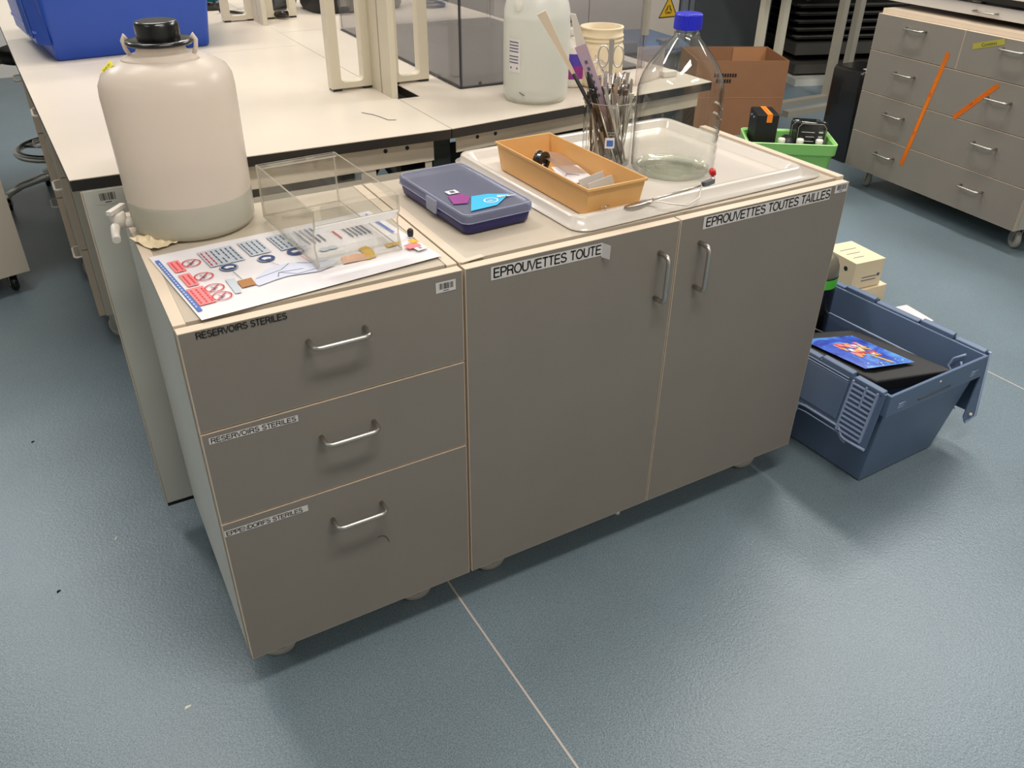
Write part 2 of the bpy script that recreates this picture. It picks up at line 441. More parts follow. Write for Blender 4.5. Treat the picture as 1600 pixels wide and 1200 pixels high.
def barcode(b, x, z, w, h, T, m='tape', seed=3, lit=0.0004):
    """label plate with bars; local x right, y up, z out"""
    rnd = random.Random(seed)
    b.add([(x,z,lit),(x+w,z,lit),(x+w,z+h,lit),(x,z+h,lit)], [(0,1,2,3)], m, T=T)
    cx = x + w*0.16
    while cx < x + w*0.84:
        bw = rnd.choice([0.0006, 0.0010, 0.0016])*w/0.036
        b.add([(cx,z+h*0.3,lit+3e-4),(cx+bw,z+h*0.3,lit+3e-4),(cx+bw,z+h*0.85,lit+3e-4),(cx,z+h*0.85,lit+3e-4)], [(0,1,2,3)], 'ink', T=T)
        cx += bw + rnd.choice([0.0006, 0.0009, 0.0014])*w/0.036
    b.add([(x+w*.36,z+h*.12,lit+3e-4),(x+w*.64,z+h*.12,lit+3e-4),(x+w*.64,z+h*.2,lit+3e-4),(x+w*.36,z+h*.2,lit+3e-4)], [(0,1,2,3)], 'inkgrey', T=T)

# ================================================================== DRAWER UNIT (left of the island)
ZT, ZB, DEP = 0.745, 0.060, 0.458  # positions from here on computed beforehand from image pixels, kept as plain numbers
u1 = thing('drawer_unit', 'three-drawer taupe lab unit on castors carrying the safety sheet and large carboy', 'cabinet')
MB().box(0.0, 0.022, ZB, 0.018, 0.52, ZT, 'banding', front='banding').add([(-0.0004,0.024,ZB),(-0.0004,0.52,ZB),(-0.0004,0.52,ZT-.001),(-0.0004,0.024,ZT-.001)], [(0,1,2,3)], 'carcass').build('side_panel', u1)
MB().box(0.4295, 0.022, ZB, 0.4475, DEP, ZT, 'banding').build('side_panel', u1)
MB().box(0.0185, 0.028, ZT-0.019, 0.4290, DEP, ZT-0.0012, 'unittop').build('top_panel', u1)
MB().box(0.0185, 0.028, ZB, 0.4290, DEP, ZB+0.018, 'carcass').build('bottom_panel', u1)
MB().box(0.0185, DEP-0.012, ZB+0.018, 0.4290, DEP, ZT-0.019, 'carcass').build('back_panel', u1)
def front_panel(parent, name, x0, x1, z0, z1):
    o = thing(name, '', '') if False else None
    b = MB()
    b.box(x0, 0.0, z0, x1, 0.019, z1, 'banding')
    e = 0.0010
    b.add([(x0+e,-0.0003,z0+e),(x1-e,-0.0003,z0+e),(x1-e,-0.0003,z1-e),(x0+e,-0.0003,z1-e)], [(0,1,2,3)], 'laminate')
    return b.build(name, parent)
rows = [(0.5705, 0.742), (0.3900, 0.5670), (0.0600, 0.3865)]
hz = [0.6822, 0.501, 0.3213]
drs = []
for (z0, z1), h in zip(rows, hz):
    d = front_panel(u1, 'drawer', 0.0012, 0.4465, z0, z1)
    # drawer box behind the front
    MB().box(0.03, 0.0192, z0+0.03, 0.42, 0.44, min(z1-0.03, z0+0.14), 'carcass').build('drawer_box', d)
    bow_handle(d, 0.2275, h, 0.0915)
    drs.append(d)
def tape_label(parent, x, z, w, h, txt, rot=0.0, tape=True, size=None, tw=None, name='label_strip', lab=None, ty=None):
    T = TR((x, -0.0009, z)) @ FACE @ rot_z(rot)
    b = MB()
    if tape: b.add([(0,0,0),(w,0,0),(w,h,0),(0,h,0)], [(0,1,2,3)], 'tape', T=T)
    sz = size or h*0.98; b.caps(txt, tw or w*0.96, sz*0.70, 'ink', T @ TR((w*0.018, h*0.15 if ty is None else ty, 0.0004)), 0.155)
    return b.build(name, parent, label=lab)
tape_label(drs[0], 0.0225, 0.7265, 0.134, 0.0125, 'RESERVOIRS STERILES', tape=False, tw=0.131, size=0.0150, lab='lettering straight on the laminate, without white tape')
tape_label(drs[1], 0.0108, 0.5475, 0.138, 0.0120, 'RESERVOIRS STERILES', rot=-0.022, size=0.0125)
tape_label(drs[2], 0.0022, 0.3610, 0.140, 0.0130, 'EPPENDORFS STERILES', rot=-0.014, size=0.0125, tw=0.128)
b = MB(); barcode(b, 0.398, 0.7108, 0.0355, 0.0192, TR((0,-0.0006,0)) @ FACE); b.build('barcode_label', drs[0])
# fine hair stuck on the lowest front
MB().tube([(0.2593,-0.0012,0.243),(0.266,-0.0012,0.2445),(0.273,-0.0012,0.241),(0.2775,-0.0012,0.234),(0.2805,-0.0012,0.2235)], 0.00045, 'ink', 5).build('stray_hair', drs[2])
for x in (0.069, 0.363): caster(u1, x, 0.080, ZB, yaw=PI/2-0.25)
for x in (0.0655, 0.385): caster(u1, x, 0.40, ZB, yaw=2.0)

# ================================================================== CUPBOARD UNIT (right of the island)
u2 = thing('cupboard_unit', 'wide two-door taupe lab cupboard on castors carrying the white tray', 'cabinet', (0.4515, 0, 0))
W2 = 0.905
MB().box(0.0, 0.022, ZB, 0.018, DEP, ZT, 'banding').build('side_panel', u2)
MB().box(W2-0.018, 0.022, ZB, W2, DEP, ZT+0.0035, 'banding', front='banding').build('side_panel', u2)
MB().box(0.0185, 0.028, ZT-0.019, W2-0.0185, DEP, ZT-0.0012, 'unittop').build('top_panel', u2)
MB().box(0.0185, 0.028, ZB, W2-0.0185, DEP, ZB+0.018, 'carcass').build('bottom_panel', u2)
MB().box(0.0185, DEP-0.012, ZB+0.018, W2-0.0185, DEP, ZT-0.019, 'carcass').build('back_panel', u2)
dl = front_panel(u2, 'door', 0.0003, 0.4475, ZB, 0.742)
dr = front_panel(u2, 'door', 0.4510, 0.8985, ZB, 0.742)
bow_handle(dl, 0.4055, 0.6395, 0.0935, True, r=0.0047)
bow_handle(dr, 0.5030, 0.6405, 0.0925, True, r=0.0047)
lb = tape_label(dl, 0.0475, 0.7112, 0.226, 0.0245, 'EPROUVETTES TOUTE', rot=-0.010, size=0.0255, tw=0.219, lab='white strip whose right end folds out and hides the last letter')
MB().add([(0.2715,-0.0012,0.7335),(0.2715,-0.0012,0.706),(0.2790,-0.016,0.7055),(0.2790,-0.017,0.7325)], [(0,1,2,3),(3,2,1,0)], 'tape').build('folded_end', dl)
tape_label(dr, 0.5055, 0.7130, 0.341, 0.0252, 'EPROUVETTES TOUTES TAILLES', rot=0.0015, size=0.0262, tw=0.334)
b = MB(); barcode(b, 0.8578, 0.7235, 0.0365, 0.0200, TR((0,-0.0006,0)) @ FACE, seed=5); b.build('barcode_label', dr)
for x in (0.0925, 0.8415): caster(u2, x, 0.080, ZB, yaw=PI/2-0.25)
for x in (0.08, 0.84): caster(u2, x, 0.40, ZB, yaw=1.0)
MB().lathe([(0.0035,0.052),(0.0055,0.046),(0.0055,0.054),(0.003,0.060)], 'pvcwhite', 10, T=TR((0.377,0.010,0))).build('door_stop', u2)
MB().box(0.0,0,0, 0.045,0.011,0.0012, 'banding', T=TR((0.004,0.019,0.7442),(0,0,0.12))).build('loose_banding', u2, label='sliver of edge banding lifting at the corner')

# ================================================================== ON THE ISLAND
# --- safety sheet: page frame origin at its front-left corner
O = Vector((0.0397, 0.0185)); U = Vector((0.377, 0.0334)); V = Vector((-0.0302, 0.264))
def pg(s, t, z=0.0): return (O.x + U.x*s + V.x*t, O.y + U.y*s + V.y*t, z)
ZS = ZT + 0.0008
sh = thing('safety_poster', 'large printed glove and goggles safety sheet lying flat on the drawer unit', 'poster', (0, 0, ZS))
pts = []
NS = 12
b = MB()
vs = []; fs = []
for i in range(NS+1):
    for j in range(7):
        s_ = 1.05*i/NS; t_ = j/6
        lift = 0.0008 + 0.0026*max(0, (s_-0.35))*max(0, 0.5-t_)*2
        t2 = t_*(1.0 - 0.03*s_)
        vs.append(pg(s_, t2, lift))
for i in range(NS):
    for j in range(6):
        a = i*7+j; fs.append((a, a+7, a+8, a+1))
b.add(vs, fs, 'paper', True)
b.build('sheet', sh)
pr = MB()
ZP = 0.0027
def poly(l, m, dz=0.0): pr.add([pg(s, t, ZP+dz+0.0010*max(0,s-.35)) for s, t in l], [list(range(len(l)))], m)
def disc(cs, ct, rs, m, dz=0.0, ring=None, n=24):
    k = 0.379/0.266
    if ring:
        vs = []
        for i in range(n):
            a = 2*PI*i/n
            vs += [pg(cs+rs*math.cos(a), ct+rs*k*math.sin(a), ZP+dz), pg(cs+ring*math.cos(a), ct+ring*k*math.sin(a), ZP+dz)]
        pr.add(vs, [(2*i, (2*i+2)%(2*n), (2*i+3)%(2*n), 2*i+1) for i in range(n)], m)
    else: poly([(cs+rs*math.cos(2*PI*i/n), ct+rs*k*math.sin(2*PI*i/n)) for i in range(n)], m, dz)
def bar(s0, t0, s1, t1, wd, m, dz=0.0002):
    k = 1.42; d = Vector((s1-s0, (t1-t0)/k)); 
    if d.length < 1e-6: return
    d.normalize(); nx, ny = -d.y*wd, d.x*wd*k
    poly([(s0-nx,t0-ny),(s1-nx,t1-ny),(s1+nx,t1+ny),(s0+nx,t0+ny)], m, dz)
poly([(0.010,0.10),(0.028,0.10),(0.026,0.907),(0.009,0.909)], 'blueprint')
for i in range(20): bar(0.0165, 0.15+0.036*i, 0.0165, 0.17+0.036*i, 0.0032, 'greyprint')
for (t0, t1, s0, s1, rowsn) in [(0.665,0.845,0.046,0.093,2),(0.433,0.622,0.046,0.093,2),(0.16,0.405,0.030,0.098,3)]:
    poly([(s0,t0),(s1,t0),(s1,t1),(s0,t1)], 'pinkred')
    for r in range(rowsn):
        ss = s0 + (s1-s0)*(r+0.6)/(rowsn+0.2)
        for c in range(6): bar(ss, t0+0.02+(t1-t0-0.04)*c/6, ss, t0+0.02+(t1-t0-0.04)*(c+0.75)/6, 0.0038, 'redprint')
for ct in (0.757, 0.526, 0.340, 0.214):
    disc(0.131, ct, 0.040, 'redprint', 0.0001, ring=0.034)
    bar(0.131-0.026, ct-0.037, 0.131+0.026, ct+0.037, 0.0028, 'redprint')
    bar(0.131-0.012, ct+0.022, 0.131+0.010, ct-0.014, 0.0024, 'inkgrey', 0.0001)
    disc(0.126, ct-0.014, 0.007, 'inkgrey', 0.0001, n=10); disc(0.140, ct+0.012, 0.005, 'inkgrey', 0.0001, n=10)
for (s0, s1, t0, t1, redn) in [(0.185,0.335,0.625,0.893,1),(0.366,0.460,0.65,0.900,0),(0.500,0.592,0.63,0.893,0)]:
    poly([(s0,t0),(s1,t0),(s1,t1),(s0,t1)], 'greyprint')
    nn = max(4, int((s1-s0)/0.021))
    for r in range(nn):
        ss = s0 + (s1-s0)*(r+0.5)/nn
        for c in range(5):
            if random.random() < 0.93: bar(ss, t0+0.02+(t1-t0-0.04)*c/5, ss, t0+0.02+(t1-t0-0.04)*(c+0.82)/5, 0.0036, 'redprint' if redn and r < 2 else 'inkgrey')
for cs in (0.247, 0.411, 0.546):
    disc(cs, 0.568, 0.038, 'navyprint', 0.0001)
    disc(cs, 0.568, 0.036, 'paper', 0.00015, ring=0.0335)
    poly([(cs-0.020,0.575),(cs-0.012,0.552),(cs+0.004,0.556),(cs+0.018,0.548),(cs+0.021,0.572),(cs+0.008,0.584),(cs-0.006,0.590)], 'paper', 0.0002)
poly([(0.222,0.248),(0.280,0.248),(0.287,0.352),(0.225,0.351)], 'brownprint', 0.0003)
poly([(0.181,0.199),(0.206,0.194),(0.229,0.398),(0.192,0.412)], 'greyprint', 0.0001)
poly([(0.284,0.22),(0.36,0.245),(0.418,0.255),(0.546,0.211),(0.62,0.24),(0.66,0.30),(0.582,0.369),(0.467,0.430),(0.382,0.425),(0.302,0.338),(0.28,0.255)], 'coatprint')
for a in [((0.30,0.32),(0.42,0.36),(0.47,0.42)),((0.38,0.27),(0.40,0.33),(0.50,0.30)),((0.40,0.33),(0.46,0.25),(0.56,0.26)),((0.50,0.40),(0.56,0.34),(0.62,0.33))]:
    bar(*a[0], *a[1], 0.0018, 'inkgrey'); bar(*a[1], *a[2], 0.0018, 'inkgrey')
bar(0.247, 0.50, 0.25, 0.36, 0.0012, 'inkgrey'); bar(0.411,0.50,0.43,0.43,0.0012,'inkgrey'); bar(0.546,0.50,0.55,0.38,0.0012,'redprint')
poly([(0.66,0.225),(0.783,0.205),(0.80,0.30),(0.74,0.33),(0.68,0.325)], 'skinprint')
poly([(0.765,0.20),(0.811,0.21),(0.835,0.33),(0.827,0.40),(0.786,0.387),(0.78,0.30)], 'amber', 0.0002)
poly([(0.90,0.30),(0.96,0.30),(0.98,0.35),(0.90,0.352)], 'amber', 0.0002)
for (s0,s1,t0,t1,mm) in [(0.62,0.72,0.62,0.88,'inkgrey'),(0.76,0.80,0.60,0.82,'redprint'),(0.82,0.93,0.58,0.82,'inkgrey'),(0.99,1.025,0.50,0.90,'blueprint')]:
    nn = max(1, int((s1-s0)/0.021))
    for r in range(nn):
        ss = s0 + (s1-s0)*(r+0.5)/nn; bar(ss, t0, ss, t1, 0.006 if mm=='blueprint' else 0.0036, mm)
disc(0.66, 0.50, 0.022, 'greyprint'); disc(0.70, 0.50, 0.022, 'greyprint')
pr.build('print', sh, label='printed pictograms, coloured bars and text blocks')

# bits at the sheet's right end
t = thing('paper_tag', 'tiny white tag with pink and orange patch at the right end of the safety sheet', 'tag', (0.411, 0.105, ZS+0.0056), (0,0,0.2))
MB().box(-0.008,-0.020,0, 0.012,-0.004,0.0008, 'paper').build('tag_paper', t)
MB().box(-0.016,-0.006,0.0009, 0.008,0.012,0.0016, 'pinkred').build('pink_patch', t)
MB().box(0.001,0.008,0.0017, 0.013,0.024,0.0025, 'amber').build('orange_patch', t)
MB().text('II', 0.012, 'ink', TR((-0.002,-0.016,0.0012))).build('lettering', t)
t = tag(MB().lathe([(0.0045,0),(0.0055,0.004),(0.0055,0.011),(0.003,0.014)], 'blackmatte', 14).build('bottle_stopper', loc=(0.4215,0.150,ZS+0.0050)), 'tiny black stopper at the corner of the clear box beside the pink tag', 'stopper')

# --- clear acrylic dispenser box
def panel(b, q, th, m='acrylic', e='acryledge'):
    """quad q (4 corners) thickened along its normal, edges in a brighter tone"""
    q = [Vector(p) for p in q]; n = (q[1]-q[0]).cross(q[3]-q[0]).normalized()*th
    vs = q + [p+n for p in q]
    b.add(vs, [(3,2,1,0),(4,5,6,7)], m); b.add(vs, [(0,1,5,4),(1,2,6,5),(2,3,7,6),(3,0,4,7)], e)
ac = thing('acrylic_dispenser', 'open clear acrylic dispenser box standing on the safety sheet', 'box', (0.2372, 0.0935, ZS+0.0052), (0, 0, 0.058))
w_, d_, h_ = 0.149, 0.268, 0.097
b = MB(); panel(b, [(0,0,0),(w_,0,0),(w_,d_,0),(0,d_,0)], 0.003); b.build('base', ac)
for x in (0.0, w_):
    b = MB(); sx = 0.003 if x == 0 else -0.003
    pl = [(0.0,0.0035),(d_,0.0035),(d_,h_),(0.0,h_),(0.0,0.070),(0.009,0.054),(0.009,0.028)]
    vs = [(x, y, z) for y, z in pl] + [(x+sx, y, z) for y, z in pl]; n = len(pl)
    b.add(vs, [list(range(n)), list(range(n,2*n))[::-1]], 'acrylic')
    b.add(vs, [(i,(i+1)%n,(i+1)%n+n,i+n) for i in range(n)], 'acryledge'); b.build('side_wall', ac)
b = MB(); panel(b, [(0.0035,d_-0.003,0.0035),(w_-0.0035,d_-0.003,0.0035),(w_-0.0035,d_-0.003,h_),(0.0035,d_-0.003,h_)], -0.003); b.build('back_wall', ac)
b = MB(); panel(b, [(0.0035,0,0.072),(w_-0.0035,0,0.072),(w_-0.0035,0,h_),(0.0035,0,h_)], -0.003); b.build('front_panel', ac)
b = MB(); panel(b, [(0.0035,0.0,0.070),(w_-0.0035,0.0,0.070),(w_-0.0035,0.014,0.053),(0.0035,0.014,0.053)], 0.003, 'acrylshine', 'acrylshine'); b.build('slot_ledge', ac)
b = MB(); panel(b, [(0.0035,0.0,0.0035),(w_-0.0035,0.0,0.0035),(w_-0.0035,0.009,0.027),(0.0035,0.009,0.027)], -0.003); b.build('front_lip', ac)
b = MB(); panel(b, [(0.0035,d_*0.93,h_-0.004),(w_-0.0035,d_*0.93,h_-0.004),(w_-0.0035,d_-0.004,h_-0.004),(0.0035,d_-0.004,h_-0.004)], 0.003); b.build('rear_lip', ac)

# --- carboy
cb = thing('carboy', 'large translucent carboy with black screw cap, standing on the drawer unit', 'carboy', (0.1118, 0.4117, ZT+0.0003), (0,0,-0.35))
def squ(R, z, k):   # squircle ring, k=0 circle .. 1 squarer
    out = []
    for i in range(48):
        a = 2*PI*i/48; c, s = math.cos(a), math.sin(a)
        e = 2 + 4*k; rr = R/((abs(c)**e + abs(s)**e)**(1/e))
        out.append((rr*c, rr*s, z))
    return out
prof = [(0.094,0.0,0),(0.101,0.004,0),(0.1045,0.012,0),(0.1055,0.04,0.02),(0.1055,0.15,0.06),(0.1055,0.235,0.12),(0.1035,0.252,0.14),(0.097,0.266,0.14),(0.083,0.277,0.10),(0.064,0.286,0.04),(0.050,0.291,0),(0.041,0.294,0),(0.038,0.300,0),(0.038,0.306,0)]
b = MB(); WL = 0.062
low = [(R, z, k) for R, z, k in prof if z < WL] + [(0.1055, WL, 0.03)]
upp = [(0.1055, WL, 0.03)] + [(R, z, k) for R, z, k in prof if z > WL]
b.rings([squ(R, z, k) for R, z, k in low], 'hdpewet', cap1=False); b.rings([squ(R, z, k) for R, z, k in upp], 'hdpe', cap0=False)
body = b.build('body', cb)
MB().rings([squ(R, z, k) for R, z, k in [(0.098,0.006,0),(0.1015,0.014,0),(0.1025,0.050,0.02),(0.1025,0.0605,0.02)]], 'water').build('liquid', body, label='clear liquid filling the lowest fifth')
MB().rings([[(p[0], p[1], z) for p in squ(r, 0, 0)] for r, z in [(0.0325,0.308),(0.0335,0.312),(0.0345,0.335),(0.033,0.340),(0.030,0.342)]], 'black').build('screw_cap', cb)
MB().lathe([(0.0375,0.3065),(0.050,0.3065),(0.053,0.309),(0.053,0.312),(0.050,0.314),(0.0375,0.314)], 'black', 40).build('cap_collar', cb)
for sg in (-1, 1):
    P = [(sg*0.050,0.0,0.289),(sg*0.055,0.0,0.300),(sg*0.057,0.0,0.312),(sg*0.053,0.0,0.320),(sg*0.050,0.0,0.314)]
    MB().tube(P, 0.0035, 'hdpe', 8).build('handle_lug', cb)
# moulded shoulder ridge
MB().tube([(0.060*math.cos(a), 0.060*math.sin(a)*0.8-0.012, 0.2865) for a in [PI*(1.05+0.9*i/16) for i in range(17)]], 0.0025, 'hdpe', 6).build('shoulder_ridge', cb)
T = TR((-0.081, -0.030, 0.277), (0.25, -0.75, 0.20))
b = MB().add([(-0.010,-0.008,0),(0.012,-0.012,0),(0.013,0.006,0.001),(-0.011,0.009,0.002)], [(0,1,2,3),(3,2,1,0)], 'yellow', T=T)
b.text('05%', 0.010, 'ink', T @ TR((-0.008,-0.0055,0.0022))); b.build('tape_flag', cb, label='yellow tape flag on the left shoulder')
# --- spigot at the foot of the carboy (in the carboy's own frame, axis points to -x/-y corner)
Rz = rot_z(0.35)
sp = MB()
sp.tube([(-0.088,0.0,0.020),(-0.135,0.0,0.020)], 0.010, 'pvcwhite', 14, T=Rz)
sp.lathe([(0.0135,-0.004),(0.0135,0.018),(0.010,0.022)], 'pvcwhite', 18, T=Rz @ TR((-0.126,0,0.020),(0,0,0)))
spg = sp.build('spigot', cb)
MB().box(-0.022,-0.005,0.0, 0.022,0.005,0.007, 'pvcwhite', T=Rz @ TR((-0.126,-0.002,0.043),(0,0,0.9))).build('tap_lever', spg)
MB().tube([(-0.128,0.0,0.02),(-0.135,-0.012,0.018),(-0.138,-0.03,0.012),(-0.139,-0.045,0.008)], [0.008,0.008,0.007,0.007], 'pvcwhite', 12, T=Rz).build('spout', spg)
# crumpled tissue under the tap
b = MB(); rnd = random.Random(2)
vs = []; N = 9
for i in range(N):
    for j in range(N):
        u, v = i/(N-1)-0.5, j/(N-1)-0.5
        vs.append((u*0.066, v*0.075, 0.002 + abs(rnd.gauss(0, 0.0026)) + 0.006*max(0, 0.35-abs(u+v))))
fs = [(i*N+j, (i+1)*N+j, (i+1)*N+j+1, i*N+j+1) for i in range(N-1) for j in range(N-1)]
b.add(vs, fs, 'cream'); tag(b.build('tissue', loc=(0.038, 0.352, ZT), rot=(0,0,0.4)), 'crumpled beige tissue beside the tap at the foot of the carboy', 'tissue')

# --- blue organiser case
oc = thing('organiser_case', 'flat navy storage case with cloudy clip lid between clear box and white tray', 'case', (0.5735, 0.2470, ZT), (0,0,0.052))
b = MB(); b.rings([rrect(0.126,0.246,0.012,0.0), rrect(0.136,0.256,0.014,0.004), rrect(0.143,0.264,0.014,0.026), rrect(0.138,0.259,0.013,0.026), rrect(0.132,0.252,0.012,0.006)], 'navy'); b.build('case_base', oc)
b = MB(); b.rings([rrect(0.1465,0.268,0.015,0.0225), rrect(0.1465,0.268,0.015,0.035), rrect(0.142,0.264,0.014,0.038), rrect(0.130,0.252,0.012,0.0385), rrect(0.126,0.248,0.011,0.0368)], 'lidblue', cap0=False); lid = b.build('lid', oc)
MB().tube([p for p in rrect(0.140,0.262,0.013,0.0385)], 0.0016, 'lidrim', 6, closed=True).build('lid_rim', lid)
MB().tube([p for p in rrect(0.1468,0.2683,0.015,0.0235)], 0.0010, 'lidrim', 6, closed=True).build('lid_rim', lid)
b = MB(); b.rings([[( -0.0765, y, z), (-0.0725, y, z), (-0.0725, y2, z), (-0.0765, y2, z)] for y, y2, z in [(-0.030,0.004,0.010),(-0.032,0.006,0.016),(-0.032,0.006,0.036)]], 'lidrim', smooth=False)
b.build('latch', oc, bevel=0.001)
def sheetin(name, l, z, m, extra=None, lab=None):
    b = MB().add([(x,y,z) for x,y in l], [list(range(len(l)))], m)
    if extra: extra(b, z+0.0003)
    return b.build(name, oc, label=lab)
def ex1(b, z):
    b.rings([[(0.008+rr*math.cos(2*PI*i/20), -0.088+rr*0.9*math.sin(2*PI*i/20), z) for i in range(20)] for rr in (0.014,0.0115)], 'paper', cap0=False, cap1=False)
    for k in range(4): b.box(0.027+0.005*k,-0.086,z, 0.029+0.005*k,-0.082,z+0.0002, 'ink', T=None)
    b.text('ab', 0.012, 'paper', TR((0.000,-0.093,z)))
sheetin('blue_leaflet', [(-0.050,-0.116),(0.005,-0.114),(0.055,-0.076),(0.020,-0.056),(-0.012,-0.052)], 0.0393, 'cyanprint', ex1, 'cyan printed leaflet under the lid')
sheetin('white_leaflet', [(0.026,-0.084),(0.064,-0.088),(0.030,-0.072)], 0.0396, 'paper')
sheetin('purple_leaflet', [(-0.060,-0.070),(-0.035,-0.078),(-0.014,-0.050),(-0.020,-0.030),(-0.048,-0.028)], 0.0391, 'purple')
b = MB().box(-0.042,-0.022,0.0388,-0.020,-0.004,0.0391,'paper').box(-0.035,-0.018,0.0391,-0.026,-0.008,0.0394,'inkgrey'); b.build('small_label', oc)
def pbox(name, l, z, m): pass

# --- white tray
ty_ = thing('white_tray', 'shallow white plastic tray with raised rim on the cupboard unit', 'tray', (1.003, 0.2815, ZT-0.0004), (0,0,0.028))
b = MB()
R = [rrect(0.628,0.478,0.03,0.0008), rrect(0.640,0.490,0.034,0.0008), rrect(0.640,0.490,0.034,0.0030), rrect(0.600,0.462,0.030,0.0035,cx=-0.015), rrect(0.592,0.452,0.028,0.020,cx=-0.018), rrect(0.586,0.446,0.026,0.0225,cx=-0.019), rrect(0.568,0.428,0.024,0.0225,cx=-0.020), rrect(0.560,0.420,0.022,0.020,cx=-0.020), rrect(0.545,0.404,0.020,0.0065,cx=-0.020), rrect(0.535,0.394,0.018,0.0045,cx=-0.020)]
b.rings(R, 'trayw'); b.build('tray_shell', ty_)

# --- tan drawer box
tb = thing('tan_organiser_tray', 'tan plastic organiser box holding slides, lying in the white tray', 'box', (0.7985, 0.236, ZT+0.0058), (0,0,0.012))
b = MB()
def br(w, d, z): return [(-w/2,-d/2,z),(w/2,-d/2,z),(w/2,d/2,z),(-w/2,d/2,z)]
b.rings([br(0.120,0.316,0.0), br(0.130,0.332,0.052), br(0.137,0.340,0.052), br(0.137,0.340,0.058), br(0.131,0.334,0.058), br(0.116,0.312,0.003)], 'tan', smooth=False)
b.build('tray_shell', tb, bevel=0.0012)
# contents, top-level things
zc = ZT+0.0092
t = thing('tape_reel', 'small black plastic reel at the far end of the tan box', 'reel', (0.790, 0.318, zc+0.0275), (0,0,0.45))
b = MB(); b.rings([[(r*math.cos(2*PI*i/28), y, r*math.sin(2*PI*i/28)) for i in range(28)] for r, y in [(0.011,-0.009),(0.0200,-0.009),(0.0205,-0.006),(0.0185,-0.004),(0.0185,0.004),(0.0205,0.006),(0.0200,0.009),(0.011,0.009),(0.011,-0.009)]], 'black', smooth=False, cap0=False, cap1=False); b.build('flanges', t)
t = thing('clear_sleeve', 'clear plastic sleeve stretched along the middle of the tan box', 'sleeve', (0.818, 0.285, zc+0.002), (0,0,0.0))
b = MB(); panel(b, [(-0.02,-0.05,0.022),(0.035,-0.05,0.014),(0.035,0.06,0.024),(-0.02,0.075,0.036)], 0.001, 'wrap'); b.build('film', t)
b = MB(); b.add([(-0.035,-0.07,0.010),(0.030,-0.09,0.010),(0.032,-0.01,0.020),(-0.025,0.0,0.022)], [(0,1,2,3)], 'paper'); b.tube([(-0.02,-0.045,0.014),(-0.01,-0.037,0.016),(0.0,-0.042,0.015),(0.01,-0.052,0.014)], 0.0006, 'inkgrey', 5); b.build('paper_insert', t)
for k, (yy, dx, hh) in enumerate([(0.150,0.004,0.040),(0.128,0.010,0.038)]):
    t = thing('card_slip', ['grey card slip standing nearer the middle of the tan box','grey card slip standing at the near end of the tan box'][k], 'card', (0.806+dx, yy, zc), (0,0,0.30))
    b = MB().hexa([(-0.040,-0.001,0),(0.040,-0.001,0),(0.040,0.0006,0),(-0.040,0.0006,0),(-0.036,0.013,hh),(0.038,0.013,hh),(0.038,0.0146,hh),(-0.036,0.0146,hh)], 'cardgrey'); b.build('card', t)
tag(MB().box(-0.037,-0.010,0, 0.037,0.010,0.0206, 'blackmatte').build('black_case', loc=(0.817,0.104,zc), rot=(0,0,0.30), bevel=0.002), 'narrow black case at the near end of the tan box', 'case')

# --- glass bottle
gb = thing('glass_bottle', 'big empty clear glass bottle with blue screw cap standing in the tray', 'bottle', (1.0525, 0.2168, ZT+0.0045))
prof = [(0.004,0.004),(0.055,0.0025),(0.074,0.001),(0.082,0.004),(0.0865,0.012),(0.0872,0.03),(0.0872,0.155),(0.0858,0.175),(0.080,0.196),(0.068,0.218),(0.053,0.238),(0.038,0.256),(0.027,0.268),(0.0225,0.276),(0.0215,0.290),(0.0215,0.300)]
MB().lathe(prof, 'glass', 56, cap1=False).build('glass_body', gb)
MB().lathe([(0.002,0.013),(0.012,0.0115),(0.03,0.0095),(0.055,0.0085),(0.068,0.010),(0.076,0.015)], 'glassbase', 48, cap0=False, cap1=False).build('inner_base', gb)
for rr_r, rz_ in ((0.036, 0.0115), (0.058, 0.0105)):
    MB().tube([(rr_r*math.cos(2*PI*i/40), rr_r*0.9*math.sin(2*PI*i/40), rz_) for i in range(40)], 0.0012, 'glassbase', 5, closed=True).build('base_ripple', gb)
MB().lathe([(0.0215,0.270),(0.0250,0.272),(0.0252,0.276),(0.0222,0.2785)], 'glass', 32, cap0=False, cap1=False).build('neck_ring', gb)
cp = []
for r, z in [(0.0262,0.283),(0.0268,0.284),(0.0262,0.309),(0.0245,0.3115),(0.022,0.312)]:
    cp.append([((r + (0.0006 if (i % 2 and r > 0.0255) else 0))*math.cos(2*PI*i/72), (r + (0.0006 if (i % 2 and r > 0.0255) else 0))*math.sin(2*PI*i/72), z) for i in range(72)])
MB().rings(cp, 'capblue', smooth=False).build('screw_cap', gb)
b = MB()
for k, z in enumerate([0.040, 0.056, 0.072, 0.088, 0.113, 0.134]):
    a0, a1 = (-0.75, -0.1) if k > 3 else (-1.0, -0.25)
    pts = [(0.0876*math.cos(a0+(a1-a0)*i/14), 0.0876*math.sin(a0+(a1-a0)*i/14), z) for i in range(15)]
    b.tube(pts, 0.0007, 'glassprint', 4)
    if k > 3:
        pts = [(0.0877*math.cos(a1-0.22+0.02*i), 0.0877*math.sin(a1-0.22+0.02*i), z+0.002) for i in range(10)]
        b.tube(pts, 0.0022, 'glassprint', 4)
b.build('volume_marks', gb)

